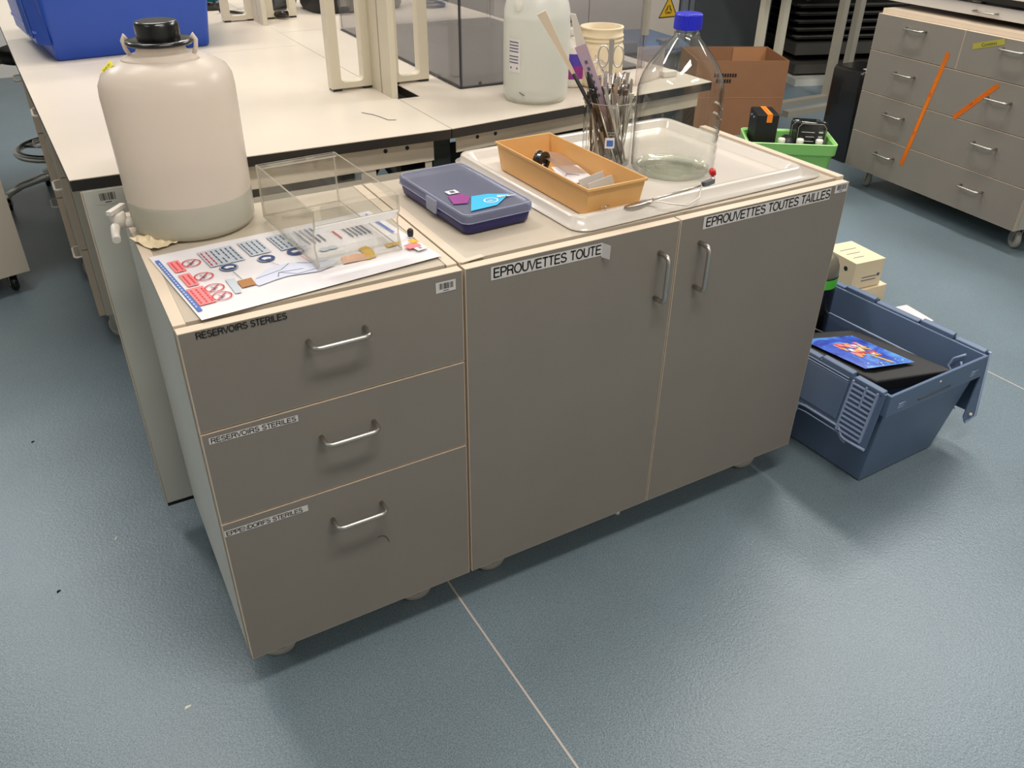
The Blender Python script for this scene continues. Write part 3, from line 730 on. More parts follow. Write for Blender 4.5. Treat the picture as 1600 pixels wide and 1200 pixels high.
# --- beaker
bk = thing('glass_beaker', 'tall clear glass beaker crammed with metal tools beside the glass bottle', 'beaker', (0.9677, 0.3371, ZT+0.0045))
prof = [(0.044,0.002),(0.049,0.0005),(0.0525,0.006),(0.0533,0.012),(0.0533,0.124),(0.0545,0.130),(0.0565,0.1325),(0.0560,0.134),(0.0520,0.130),(0.0518,0.124)]
MB().lathe(prof, 'glass', 40, cap1=False).build('glass_wall', bk)
MB().tube([(0.0562*math.cos(2*PI*i/40), 0.0562*math.sin(2*PI*i/40), 0.1330) for i in range(40)], 0.0011, 'acryledge', 6, closed=True).build('rim', bk)
def cyl_patch(b, r, a0, a1, z0, z1, m, n=8):
    vs = []; 
    for i in range(n+1):
        a = a0+(a1-a0)*i/n; vs += [(r*math.cos(a), r*math.sin(a), z0), (r*math.cos(a), r*math.sin(a), z1)]
    b.add(vs, [(2*i,2*i+2,2*i+3,2*i+1) for i in range(n)], m, True)
b = MB(); aa = math.atan2(-1.43,-1.056)+0.12
cyl_patch(b, 0.0538, aa-0.20, aa+0.17, 0.044, 0.066, 'paper'); cyl_patch(b, 0.0541, aa-0.13, aa+0.12, 0.048, 0.061, 'blueprint')
cyl_patch(b, 0.0538, aa-0.13, aa+0.16, 0.0715, 0.0722, 'glassprint'); cyl_patch(b, 0.0538, aa-0.15, aa+0.18, 0.0765, 0.0775, 'glassprint')
b.build('graduation_label', bk, label='small white square with blue logo block')

# metal tools standing in the beaker
bx, by, bz = 0.9677, 0.3371, ZT+0.0085
def along(p0, p1): 
    d = Vector(p1)-Vector(p0); return d
rt = random.Random(11)
def spatula_mesh(L, r, kind):
    b = MB()
    b.tube([(0,0,0),(0,0,L*0.86)], r, 'darksteel', 7)
    return b
protos = []
TOOLN = 42
for k in range(TOOLN):
    a = 2.399*k; rr0 = 0.044*math.sqrt((k+0.5)/TOOLN); rr1 = 0.046*math.sqrt((k+0.5)/TOOLN)
    a1 = a + rt.uniform(-0.4, 0.4)
    p0 = Vector((rr0*math.cos(a+0.9), rr0*math.sin(a+0.9), 0.0)); p1 = Vector((rr1*math.cos(a1), rr1*math.sin(a1), 0.128))
    d = (p1-p0).normalized(); L = rt.uniform(0.145, 0.185)
    if k < 3:
        pass
    b = MB()
    kind = k % 3
    if kind == 0:   # round rod with flat blade
        b.tube([(0,0,0.0),(0,0,L*0.8)], 0.0021, 'toolsteel', 7)
        b.hexa([(-0.002,-0.0006,L*0.8),(0.002,-0.0006,L*0.8),(0.002,0.0006,L*0.8),(-0.002,0.0006,L*0.8),(-0.0048,-0.0004,L),(0.0048,-0.0004,L),(0.0048,0.0004,L),(-0.0048,0.0004,L)], 'toolsteel')
        nm = 'spatula'
    elif kind == 1: # tweezers
        for sg in (-1, 1):
            b.hexa([(sg*0.0008-0.0006,-0.0012,0),(sg*0.0008+0.0006,-0.0012,0),(sg*0.0008+0.0006,0.0012,0),(sg*0.0008-0.0006,0.0012,0),
                    (sg*0.0048-0.0006,-0.0042,L*0.6),(sg*0.0048+0.0006,-0.0042,L*0.6),(sg*0.0048+0.0006,0.0042,L*0.6),(sg*0.0048-0.0006,0.0042,L*0.6)], 'toolsteel')
            b.hexa([(sg*0.0048-0.0006,-0.0042,L*0.6),(sg*0.0048+0.0006,-0.0042,L*0.6),(sg*0.0048+0.0006,0.0042,L*0.6),(sg*0.0048-0.0006,0.0042,L*0.6),
                    (sg*0.0006-0.0006,-0.0038,L),(sg*0.0006+0.0006,-0.0038,L),(sg*0.0006+0.0006,0.0038,L),(sg*0.0006-0.0006,0.0038,L)], 'toolsteel')
        nm = 'tweezers'
    else:           # dark rod with spoon end
        b.tube([(0,0,0.0),(0,0,L*0.9)], 0.0023, 'darksteel', 7)
        b.sphere((0,0,L*0.93), 0.0075, 'darksteel', 10, sc=(0.8,0.25,1.3))
        nm = 'spoon'
    o = b.build(nm, loc=(bx+p0.x, by+p0.y, bz))
    o.rotation_euler = d.to_track_quat('Z', 'Y').to_euler()
    lab = {'spatula':'thin steel flat-blade spatula standing in the crowded glass beaker','tweezers':'steel tweezers standing among the tools in the glass beaker','spoon':'dark steel laboratory spoon standing in the crowded glass beaker'}[nm]
    tag(o, lab, nm if nm != 'spatula' else 'spatula', {'spatula':'spatulas in the beaker','tweezers':'tweezers in the beaker','spoon':'spoons in the beaker'}[nm])
# named tall items, axis from inside the beaker to their tips
def tool(name, p0, p1, label, cat):
    t = thing(name, label, cat, p0); d = Vector(p1)-Vector(p0); L = d.length; z = d.normalized()
    x = Vector((0.804,-0.594,0.0)); x = (x - z*x.dot(z)).normalized(); y = z.cross(x)
    t.rotation_euler = Matrix(((x.x,y.x,z.x),(x.y,y.y,z.y),(x.z,y.z,z.z))).to_euler(); return t, L
t, L = tool('scraper', (0.985, 0.325, bz+0.012), (0.797, 0.345, 1.062), 'long scraper with broad pale blade leaning left out of the beaker', 'scraper')
MB().tube([(0,0,0),(0,0,L*0.60)], 0.0055, 'blackmatte', 10, flat=0.7).build('grip', t)
MB().add([(0,0,0)]*0, [], 'steel').hexa([(-0.001,-0.0035,L*0.60),(0.0004,-0.0035,L*0.60),(0.0004,0.0035,L*0.60),(-0.001,0.0035,L*0.60),(-0.001,-0.0055,L*0.76),(0.0004,-0.0055,L*0.76),(0.0004,0.0055,L*0.76),(-0.001,0.0055,L*0.76)], 'bladetan').hexa([(-0.001,-0.0055,L*0.76),(0.0004,-0.0055,L*0.76),(0.0004,0.0055,L*0.76),(-0.001,0.0055,L*0.76),(-0.001,-0.0095,L),(0.0004,-0.0095,L),(0.0004,0.0095,L),(-0.001,0.0095,L)], 'bladetan').build('blade', t, rot=(0,0,PI/2))
t, L = tool('wrapped_swab', (0.992, 0.318, bz+0.02), (0.870, 0.330, 1.018), 'long swab in mauve paper wrap standing at the left of the beaker', 'swab')
MB().hexa([(-0.007,-0.001,0),(0.007,-0.001,0),(0.007,0.001,0),(-0.007,0.001,0),(-0.012,-0.0015,L*0.92),(0.012,-0.0015,L*0.92),(0.012,0.0015,L*0.92),(-0.012,0.0015,L*0.92)], 'mauve').build('wrapper', t)
b = MB()
for k in range(6): b.box(-0.003, -0.0024, L*(0.50+0.055*k), 0.002, -0.0021, L*(0.525+0.055*k), 'inkgrey')
b.build('wrapper_print', t)
MB().hexa([(-0.008,-0.001,L*0.92),(0.010,-0.001,L*0.92),(0.010,0.002,L*0.92),(-0.008,0.002,L*0.92),(0.004,-0.001,L*1.16),(0.013,-0.001,L*1.14),(0.013,0.001,L*1.14),(0.004,0.001,L*1.16)], 'pvcwhite').build('wrapper_end', t)
t, L = tool('black_marker', (0.955, 0.320, bz+0.03), (0.903, 0.335, 0.955), 'short black-handled tool with a round end leaning at the left of the beaker', 'tool')
MB().tube([(0,0,0),(0,0,L*0.7),(0,0,L)], [0.004,0.007,0.008], 'blackmatte', 10).build('grip', t)
MB().sphere((0,-0.004,L*0.72), 0.0085, 'smoke', 12).build('knob', t)
t, L = tool('looped_tongs', (0.972, 0.342, bz+0.01), (0.967, 0.345, 1.00), 'steel crucible tongs with two wide loops rising highest from the beaker centre', 'tongs')
MB().tube([(-0.002,0,0),(-0.004,0,L*0.72)], 0.0022, 'toolsteel', 8).tube([(0.003,0,0),(0.006,0,L*0.72)], 0.0022, 'toolsteel', 8).build('shanks', t)
for sg in (-1, 1):
    c = [(sg*0.015+0.011*math.cos(2*PI*i/20), 0, L*0.86+0.021*math.sin(2*PI*i/20)) for i in range(20)]
    MB().tube(c, 0.0016, 'toolsteel', 6, closed=True).build('finger_loop', t)
MB().hexa([(-0.003,-0.001,L*0.70),(0.004,-0.001,L*0.70),(0.004,0.001,L*0.70),(-0.003,0.001,L*0.70),(-0.005,-0.001,L),(0.006,-0.001,L),(0.006,0.001,L),(-0.005,0.001,L)], 'toolsteel').build('blade_plate', t)
t, L = tool('whisk', (0.985, 0.352, bz+0.03), (1.010, 0.345, 0.935), 'small steel wire loop tool leaning right out of the beaker', 'tool')
MB().tube([(0,0,0),(0,0,L*0.75)], 0.002, 'darksteel', 7).build('shaft', t)
b = MB()
for k in range(3):
    a = PI*k/3
    b.tube([(0.009*math.sin(2*PI*i/16)*math.cos(a), 0.009*math.sin(2*PI*i/16)*math.sin(a), L*0.86-0.018*math.cos(2*PI*i/16)) for i in range(16)], 0.0008, 'darksteel', 5, closed=True)
b.build('wire_loops', t)
# crumpled clear wrap pieces
for k, (lc, rr, sz, lab) in enumerate([((0.958,0.352,0.935), (0.9,0.5,0.4), 0.048, 'crumpled clear wrapper in the middle of the beaker tools'), ((1.004,0.356,0.905), (0.7,-0.7,0.1), 0.040, 'crumpled clear wrapper between the beaker and the glass bottle')]):
    b = MB(); rnd = random.Random(5+k); N = 7; vs = []
    for i in range(N):
        for j in range(N): vs.append(((i/(N-1)-.5)*sz, (j/(N-1)-.5)*sz*1.3, rnd.gauss(0,0.0035)))
    b.add(vs, [(i*N+j,(i+1)*N+j,(i+1)*N+j+1,i*N+j+1) for i in range(N-1) for j in range(N-1)], 'wrap')
    tag(b.build('plastic_wrapper', loc=lc, rot=rr), lab, 'wrapper')

# --- pipette bulb, spatula and wire lying on the tray rim
zr = ZT + 0.0225
t = thing('dropper', 'glass dropper with red rubber bulb lying at the foot of the glass bottle', 'dropper', (1.062, 0.097, ZT+0.024), (0,0,0))
MB().tube([(0.004,0.008,0.004),(0.012,0.020,0.005),(0.017,0.027,0.005)], [0.0062,0.0072,0.0045], 'red', 12).build('rubber_bulb', t)
MB().tube([(0.004,0.008,0.003),(-0.012,-0.008,0.001),(-0.028,-0.022,0.0)], [0.0048,0.0046,0.003], 'glass', 12).build('glass_tube', t)
MB().box(-0.016,-0.005,0.0, 0.016,0.004,0.0085, 'greydark', T=TR((-0.034,-0.021,-0.003),(0,0,0.25))).build('metal_clip', t)
t = thing('lab_spatula', 'long slim steel spatula lying along the front rim of the tray', 'spatula', (0.915, 0.0600, zr+0.0015), (0,0,0.10))
MB().tube([(0.11,0.004,0),(0.06,0.002,0),(-0.04,0,0)], [0.0018,0.0022,0.0022], 'steel', 8).build('shaft', t)
MB().sphere((-0.075,-0.001,0.0), 0.010, 'steel', 12, sc=(3.8,0.85,0.14)).build('blade', t)
t = thing('bent_wire', 'bent steel wire hanging over the front rim of the tray', 'wire', (0.95, 0.050, zr+0.001))
MB().tube([(0.066,0.032,0.004),(0.052,0.016,0.002),(0.020,-0.016,-0.006),(-0.02,-0.030,-0.010),(-0.05,-0.024,-0.004),(-0.075,-0.008,0.001),(-0.12,0.004,0.001)], 0.0011, 'steel', 6).build('strand', t)
t = thing('key_ring', 'tiny wire ring with tag at the front corner of the tan box', 'ring', (0.763, 0.0585, zr+0.002), (0,0,0.3))
MB().tube([(0.0065*math.cos(2*PI*i/20), 0.0065*math.sin(2*PI*i/20), 0.001) for i in range(20)], 0.0007, 'steel', 5, closed=True).build('loop', t)
MB().tube([(0.0065,0,0.001),(0.018,0.001,0.001)], 0.0016, 'steel', 6).build('stem', t)

# ================================================================== MAIN BENCH BEHIND
BT, BTH = 0.800, 0.022
def slab(name, corners, label):
    o = MB().prism(corners, BT-BTH, BT-0.0016, 'blackedge').prism(corners, BT-0.0016, BT, 'benchtop').build(name)
    return tag(o, label, 'worktop')
slab('worktop', [(-0.0708,0.5836),(0.7027,0.5600),(0.7027,1.655),(-0.1060,1.655)], 'cream bench worktop slab directly behind the carboy, black front edge')
# right slab with a notch for the upright
slab('worktop', [(0.7045,0.5600),(1.530,0.640),(1.530,1.9035),(0.7045,1.9035),(0.7045,1.035),(0.762,1.035),(0.762,0.862),(0.7045,0.862)], 'cream bench worktop slab under the clear plastic hood, black front edge')
slab('worktop', [(-0.1062,1.6565),(0.7027,1.6565),(0.7105,3.20),(-0.150,3.20)], 'cream bench worktop slab under the blue crate')
slab('worktop', [(0.7045,1.9055),(1.530,1.9055),(1.530,3.20),(0.7125,3.20)], 'cream bench worktop slab at the far right beyond the clear hood')

# under-frame: aprons with holes, lower rails with slots, dark leg between
fr = thing('lab_bench', 'steel-framed lab bench with punched cream apron rails behind the island', 'bench', (0,0,0))
def rail_panel(x0, x1, y0, y1, z0, z1, holes, m='apronmat'):
    """panel facing -y from (x0,y0) to (x1,y1), with dark recessed round holes"""
    dx, dy = x1-x0, y1-y0; L = math.hypot(dx, dy); T = TR((x0,y0,0),(0,0,math.atan2(dy,dx)))
    b = MB(); b.box(0,0,z0, L,0.002,z1, m, T=T)
    o = b.build('apron_rail', fr)
    hb = MB()
    for hx, hz_, r in holes:
        hb.lathe([(r,-0.0002),(r,0.0008)], 'dark', 14, T=T @ TR((hx,0,hz_),(PI/2,0,0)))
    if holes: hb.build('bolt_hole', o)
    return o
rail_panel(-0.03, 0.676, 0.600, 0.600, 0.7216, BT-BTH, [(0.589,0.7595,0.0048),(0.641,0.7595,0.0048)])
rail_panel(0.728, 1.50, 0.590, 0.655, 0.735, BT-BTH, [(0.058,0.762,0.0045),(0.108,0.762,0.0045)])
# lower service rail with oblong windows
b = MB()
y = 0.604
def win_rail(b, x0, x1, z0, z1, wins, y, m='rail'):
    xs = x0
    for a, c, zl, zh in wins:
        b.box(xs, y, z0, a, y+0.002, z1, m); b.box(a, y, z0, c, y+0.002, zl, m); b.box(a, y, zh, c, y+0.002, z1, m); xs = c
    b.box(xs, y, z0, x1, y+0.002, z1, m)
win_rail(b, -0.03, 0.672, 0.640, 0.7215, [(0.215,0.500,0.7025,0.7205),(0.535,0.655,0.7055,0.7212)], y)
b.build('service_rail', fr)
MB().box(0.676,0.605,FZ, 0.720,0.66,BT-BTH, 'teal').build('leg', fr)
MB().box(0.62,0.66,0.30, 1.50,0.668,0.735, 'teal').build('back_panel', fr)
MB().box(1.46,0.66,FZ, 1.50,0.70,0.735, 'rail').build('leg', fr)
for yy in (1.3, 3.1):
    MB().box(0.676,yy,FZ, 0.720,yy+0.05,BT-BTH, 'teal').build('leg', fr)
    MB().box(1.46,yy,FZ, 1.50,yy+0.05,BT-BTH, 'rail').build('leg', fr)
    MB().box(0.0,yy,0.68, 1.50,yy+0.03,BT-BTH, 'rail').build('cross_rail', fr)
MB().tube([(0.55,0.70,0.60),(0.56,0.72,0.66),(0.60,0.74,0.70),(0.63,0.75,0.66)], 0.012, 'black', 10).build('cable_bundle', fr)

# end panel of the bench with barcode
ep = thing('end_panel', 'tall pale grey panel with barcode closing the bench end at the carboy side', 'panel')
MB().box(-0.056, 0.575, 0.018, 0.17, 0.594, BT-BTH-0.001, 'carcass').build('board', ep, bevel=0.001)
MB().box(-0.0585, 0.5745, 0.018, -0.0562, 0.5945, BT-BTH-0.001, 'banding').build('edge_strip', ep)
MB().box(-0.0002, 0.5202, ZB, 0.018, 0.5235, ZT-0.001, 'blackedge').build('gap_shade', u1)  # dark strip painting the shadow in the gap behind the side panel
MB().box(-0.056, 0.574, 0.010, 0.170, 0.595, 0.0178, 'black').build('foot_strip', ep)
for xx in (0.04, 0.14): MB().lathe([(0.016,FZ+0.001),(0.016,FZ+0.006),(0.005,FZ+0.010),(0.005,0.0098)], 'black', 14, T=TR((xx,0.5845,0))).build('levelling_foot', ep)
b = MB(); barcode(b, -0.023, 0.748, 0.040, 0.026, TR((-0.012,0.5745,0)) @ FACE, m='carcass', seed=9); b.build('barcode_label', ep)

# pedestals under the bench with drawers facing left
def pedestal(y0, y1, x0, label, wd=0.45, z0=0.06):
    t = thing('drawer_pedestal', label, 'cabinet', (x0, y0, 0), group=None)
    MB().box(0.020,0,z0, wd,y1-y0,0.74, 'rail').build('carcass', t, bevel=0.001)
    n = 3; H = (0.742-z0)/n
    for k in range(n):
        d = MB().box(0,0.002,z0+k*H+0.003, 0.019,y1-y0-0.002,z0+(k+1)*H, 'banding').build('drawer', t)
        yc = (y1-y0)/2; zc_ = z0+(k+0.62)*H; h = 0.048
        MB().tube([(0,yc-h,zc_),(-0.016,yc-h,zc_),(-0.022,yc-h+0.008,zc_),(-0.022,yc+h-0.008,zc_),(-0.016,yc+h,zc_),(0,yc+h,zc_)], 0.0035, 'pvcwhite', 8).build('handle', d)
    for cx_, cy_ in ((0.05,0.05),(0.05,y1-y0-0.08),(0.40,0.05),(0.40,y1-y0-0.08)): caster(t, cx_, cy_, z0, yaw=0.6)
    return t
pedestal(0.66, 1.10, 0.005, 'drawer pedestal on castors under the bench just behind the end panel', z0=0.06)
pedestal(1.55, 2.00, -0.083, 'drawer pedestal on castors under the bench, its clear castor showing on the floor')
pedestal(2.08, 2.53, -0.110, 'drawer pedestal under the bench in front of the stool')

# uprights and shelf brackets
def upright(y0, label1, label2, label3, far=False):
    t = thing('bench_upright', label1, 'post', (0.6955, y0, 0))
    MB().box(-0.0045,-0.070,0.60, 0.012,-0.006,1.55, 'postmat').build('channel', t, bevel=0.001)
    MB().box(-0.0045,0.002,0.60, 0.012,0.070,1.55, 'postmat').build('channel', t, bevel=0.001)
    MB().box(-0.0015,-0.0058,0.60, 0.009,0.0018,1.55, 'frameshade').build('slot', t)
    for sx, lab in ((-1, label2), (1, label3)):
        x0 = 0.583 if sx < 0 else 0.742
        f = thing('shelf_bracket', lab, 'bracket', (x0, y0+0.080, BT), (0,0,0))
        wd, ht = 0.113, 0.72
        tk = 0.026
        # frame with rounded inner corners
        b = MB()
        def fr_prism(poly):
            b.add([(x,-0.016,z) for x,z in poly]+[(x,0.016,z) for x,z in poly], [list(range(len(poly)))], 'postmat')
        outer = [(0,0.006),(wd,0.006),(wd,ht),(0,ht)]
        inner = []
        r = 0.012
        for qx, qz, a0 in ((tk+r,0.020+r,180),(wd-tk-r,0.020+r,270),(wd-tk-r,ht-tk-r,0),(tk+r,ht-tk-r,90)):
            for i in range(5):
                a = math.radians(a0+90*i/4); inner.append((qx+r*math.cos(a), qz+r*math.sin(a)))
        n = 5
        # map: outer corner j joined with inner arc j
        for yv in (-0.016, 0.016):
            vs = [(x, yv, z) for x, z in outer+inner]; fs = []
            for j in range(4):
                for i in range(4): fs.append((j, 4+j*n+i, 4+j*n+i+1))
                j2 = (j+1) % 4
                fs.append((j, 4+j*n+4, 4+j2*n, j2))
            if yv > 0: fs = [f_[::-1] for f_ in fs]
            b.add(vs, fs, 'postmat')
        for loop in (outer, inner):
            n_ = len(loop); vs = [(x,-0.016,z) for x,z in loop]+[(x,0.016,z) for x,z in loop]
            b.add(vs, [(i,(i+1)%n_,(i+1)%n_+n_,i+n_) for i in range(n_)], 'postmat')
        b.build('tube_frame', f)
        for xx in (0.002, wd-0.026): MB().box(xx,-0.016,0.0, xx+0.024,0.016,0.0058, 'black').build('rubber_foot', f)
upright(0.942, 'cream slotted steel upright rising through the notch in the near worktop', 'cream tube shelf bracket standing left of the near upright', 'cream tube shelf bracket standing right of the near upright')
upright(2.13, 'cream slotted steel upright on the far bench beyond the blue crate', 'cream tube shelf bracket left of the far upright, black cables through it', 'cream tube shelf bracket right of the far upright')

# ================================================================== ON THE BENCH
# blue crate
bc = thing('blue_crate', 'big royal-blue plastic crate at the top left corner of the bench', 'crate', (0.197, 1.985, BT), (0,0,0.10))
b = MB()
def cr(w, d, z, dy=0): return rrect(w, d, 0.018, z, 4, 0, dy)
b.rings([cr(0.444,0.46,0.0), cr(0.452,0.47,0.006), cr(0.478,0.51,0.16), cr(0.496,0.54,0.30), cr(0.486,0.53,0.30), cr(0.44,0.45,0.008)], 'blueplastic'); b.build('shell', bc)
b = MB(); b.rings([rrect(0.530,0.57,0.02,0.275), rrect(0.530,0.57,0.02,0.303), rrect(0.494,0.536,0.02,0.303), rrect(0.494,0.536,0.02,0.275), rrect(0.530,0.57,0.02,0.275)], 'blueplastic', cap0=False, cap1=False); b.build('rim', bc)
b = MB(); b.rings([[(-0.262,-0.20,z),(-0.232,-0.20,z),(-0.232,0.22,z),(-0.262,0.22,z)] for z in (0.075,0.082)], 'bluerib', smooth=False).build('side_ledge', bc)
MB().hexa([(-0.258,-0.19,0.045),(-0.228,-0.24,0.045),(-0.228,0.24,0.045),(-0.258,0.20,0.045),(-0.275,-0.19,0.27),(-0.235,-0.25,0.27),(-0.235,0.25,0.27),(-0.275,0.20,0.27)], 'blueplastic').build('side_grip', bc)
for yy in (-0.17,-0.13,-0.09): MB().tube([(-0.262,yy,0.06),(-0.276,yy-0.01,0.26)], 0.004, 'bluerib', 6).build('grip_rib', bc)

# jerrycan
jc = thing('jerrycan', 'translucent round jerrycan full of clear liquid standing on the bench', 'jerrycan', (1.0107, 0.7098, BT))
prof = [(0.062,0.0),(0.074,0.003),(0.0795,0.012),(0.0805,0.022),(0.0808,0.10),(0.0808,0.175),(0.0795,0.185),(0.0795,0.205),(0.075,0.225),(0.060,0.250),(0.040,0.270),(0.024,0.280),(0.022,0.300)]
bd = MB().lathe(prof, 'hdpe2', 44).build('body', jc)
MB().lathe([(0.060,0.004),(0.076,0.014),(0.0775,0.03),(0.0775,0.190),(0.0772,0.196)], 'water', 40).build('liquid', bd)
MB().lathe([(0.026,0.300),(0.027,0.302),(0.027,0.325),(0.024,0.328)], 'white', 24).build('screw_cap', jc)
MB().tube([(-0.022*1.2,-0.01,0.285),(-0.05,-0.02,0.288),(-0.070,-0.030,0.265),(-0.073,-0.034,0.235),(-0.068,-0.032,0.215)], 0.010, 'hdpe2', 10).build('handle', jc)
b = MB(); ac_ = math.atan2(-1.80,-1.10)
cyl_patch(b, 0.0813, ac_-0.92, ac_-0.48, 0.075, 0.150, 'paper')
for k in range(7): cyl_patch(b, 0.0816, ac_-0.90, ac_-0.55, 0.142-0.007*k-(0.004 if k>3 else 0), 0.1445-0.007*k-(0.004 if k>3 else 0), 'inkgrey')
cyl_patch(b, 0.0816, ac_-0.86, ac_-0.80, 0.083, 0.087, 'inkgrey'); cyl_patch(b, 0.0816, ac_-0.62, ac_-0.57, 0.083, 0.087, 'inkgrey')
b.build('paper_label', jc)
MB().tube([(0.0812*math.cos(ac_-0.5+0.02*i), 0.0812*math.sin(ac_-0.5+0.02*i), 0.030-0.0008*i) for i in range(9)], 0.0012, 'inkgrey', 4).build('moulded_mark', jc)

# wide-mouth bottle
t = thing('wide_mouth_jar', 'open cream wide-mouth plastic jar behind the beaker of tools', 'jar', (1.2395, 0.7612, BT))
MB().lathe([(0.050,0.0),(0.058,0.004),(0.060,0.015),(0.060,0.098),(0.057,0.104),(0.055,0.108),(0.055,0.112),(0.0575,0.113),(0.0575,0.117),(0.055,0.118),(0.055,0.122),(0.0575,0.123),(0.0575,0.127),(0.055,0.128),(0.055,0.141),(0.0565,0.143),(0.0565,0.146),(0.050,0.146),(0.050,0.10),(0.050,0.01)], 'cream', 40).build('body', t)

# purple-label bottle
t = thing('wash_bottle', 'small white bottle with purple and violet label behind the jerrycan', 'bottle', (1.168, 0.785, BT))
MB().lathe([(0.030,0.0),(0.034,0.003),(0.035,0.01),(0.035,0.095),(0.030,0.108),(0.016,0.116),(0.013,0.120),(0.013,0.130)], 'pvcwhite', 28).build('body', t)
MB().lathe([(0.0354,0.022),(0.0354,0.055)], 'purple', 28, cap0=False, cap1=False).build('label_band', t, label='purple lower label band')
MB().lathe([(0.0354,0.055),(0.0354,0.085)], 'violet', 28, cap0=False, cap1=False).build('label_band', t, label='violet upper label band')
MB().lathe([(0.015,0.126),(0.016,0.128),(0.016,0.142),(0.013,0.144)], 'pvcwhite', 20).build('spray_cap', t)
MB().tube([(0,0,0.142),(0,0,0.158),(-0.014,-0.010,0.163),(-0.026,-0.02,0.160)], 0.003, 'blackmatte', 8).build('nozzle', t)

# clear plastic hood
hd = thing('plastic_hood', 'large clear plastic hood with grey base standing on the right of the bench', 'hood', (0.8886, 0.8837, BT), (0,0,-0.02))
HW, HD_, HH = 0.580, 0.97, 0.52
MB().box(0.004,0.004,0.001, HW-0.004,HD_-0.004,0.006, 'greybase').build('base_tray', hd)
def wall(name, q, th):
    b = MB(); panel(b, q, th, 'acrylgrey', 'acryldark'); return b.build(name, hd)
wall('front_wall', [(0.004,0,0.002),(HW-0.004,0,0.002),(HW-0.004,0,HH),(0.004,0,HH)], 0.003)
wall('back_wall', [(0.004,HD_,0.002),(HW-0.004,HD_,0.002),(HW-0.004,HD_,HH),(0.004,HD_,HH)], 0.003)
wall('side_wall', [(0,0.004,0.002),(0,HD_-0.004,0.002),(0,HD_-0.004,HH),(0,0.004,HH)], 0.003)
wall('side_wall', [(HW,0.004,0.002),(HW,HD_-0.004,0.002),(HW,HD_-0.004,HH),(HW,0.004,HH)], 0.003)
MB().box(-0.002,-0.002,0, 0.0025,0.0025,HH, 'acryldark').build('corner_post', hd)
MB().box(-0.003,HD_-0.004,0, 0.003,HD_+0.003,HH, 'acrylgrey').build('corner_post', hd)
MB().box(HW-0.014,-0.003,0, HW+0.008,0.004,HH, 'acrylgrey').build('corner_post', hd)
MB().box(0,-0.0035,0, HW,0.0,0.004, 'acryldark').build('bottom_edge', hd)
MB().box(-0.0035,0,0, 0.0,HD_,0.004, 'acryldark').build('bottom_edge', hd)
for p in ((0.055,-0.004,0.010),(0.38,-0.004,0.010)): MB().box(p[0]-0.004,p[1]-0.001,p[2]-0.004, p[0]+0.004,p[1]+0.001,p[2]+0.004, 'darksteel').build('clip', hd)
for p in (0.14, 0.70): MB().box(-0.005,p-0.006,0.005, -0.0035,p+0.006,0.012, 'darksteel').build('clip', hd)
MB().box(0,0,0, 0.02,0.012,0.10, 'acryledge', T=TR((HW-0.012,-0.008,0.09),(0,0,0))).build('hinge', hd)
# clear support strut to the right with clip foot
t = thing('clear_sheet_stand', 'leaning clear plastic sheet with white foot beside the wide-mouth jar', 'sheet', (1.385, 0.745, BT))
b = MB(); panel(b, [(-0.075,-0.05,0.002),(0.055,0.0,0.002),(0.055,0.0,0.085),(-0.075,-0.05,0.10)], 0.002, 'wrap'); b.build('sheet', t)
MB().box(0.055,-0.012,0, 0.10,0.012,0.016, 'pvcwhite').build('foot', t, bevel=0.002)

# dark equipment with cables at the far end
t = thing('black_instrument', 'low black rounded instrument at the far end of the bench behind the near bracket', 'instrument', (1.12, 2.33, BT))
b = MB(); b.rings([rrect(0.36,0.26,0.08,0.0,6), rrect(0.38,0.28,0.09,0.02,6), rrect(0.38,0.28,0.09,0.10,6), rrect(0.34,0.24,0.08,0.13,6)], 'blackmatte'); b.build('housing', t)
MB().tube([(0.30+0.055*math.cos(2*PI*i/24), -0.10+0.08*math.sin(2*PI*i/24), 0.008) for i in range(24)], 0.006, 'greydark', 7, closed=True).build('cable_coil', t)
MB().tube([(0.285+0.04*math.cos(2*PI*i/24), -0.10+0.06*math.sin(2*PI*i/24), 0.020) for i in range(24)], 0.006, 'greydark', 7, closed=True).build('cable_coil', t)
t = thing('dark_motor', 'small dark cylindrical motor lying right of the far bracket', 'motor', (0.865, 2.42, BT+0.032))
MB().lathe([(0.024,-0.06),(0.030,-0.055),(0.030,0.05),(0.022,0.06)], 'greydark', 20, T=TR((0,0,0),(0,PI/2,0.5))).build('casing', t)
MB().lathe([(0.012,0.06),(0.012,0.085)], 'black', 14, T=TR((0,0,0),(0,-PI/2,0.5))).build('shaft_end', t)
t = thing('teal_bottle', 'teal plastic container with dark base just right of the blue crate', 'container', (0.615, 2.55, BT))
MB().lathe([(0.055,0.0),(0.060,0.006),(0.060,0.030),(0.057,0.034)], 'black', 24).build('base', t)
MB().lathe([(0.056,0.034),(0.056,0.13),(0.048,0.15)], 'tealobj', 24).build('body', t)
for k, pts in enumerate([[(0.62,2.42,0.808),(0.70,2.30,0.808),(0.78,2.24,0.81),(0.80,2.18,0.815)], [(0.60,2.40,0.83),(0.68,2.46,0.86),(0.80,2.55,0.87),(0.90,2.62,0.86)]]):
    o = MB().tube(pts, 0.006, 'black', 8).build('power_cable')
    tag(o, ['black power cable ending in a plug beside the far upright','black cable arching above the far worktop behind the bracket'][k], 'cable')
t = MB().tube([(0.775,2.20,0.815),(0.81,2.165,0.817)], [0.010,0.013], 'black', 10).build('cable_plug'); tag(t, 'black plug at the end of the cable by the far upright', 'plug')
tag(MB().add([(0,0,0.0006),(0.022,-0.004,0.0006),(0.018,0.012,0.0006)], [(0,1,2)], 'blueprint').build('blue_scrap', loc=(0.112,1.20,BT)), 'tiny blue paper scrap on the worktop left of the carboy', 'scrap')
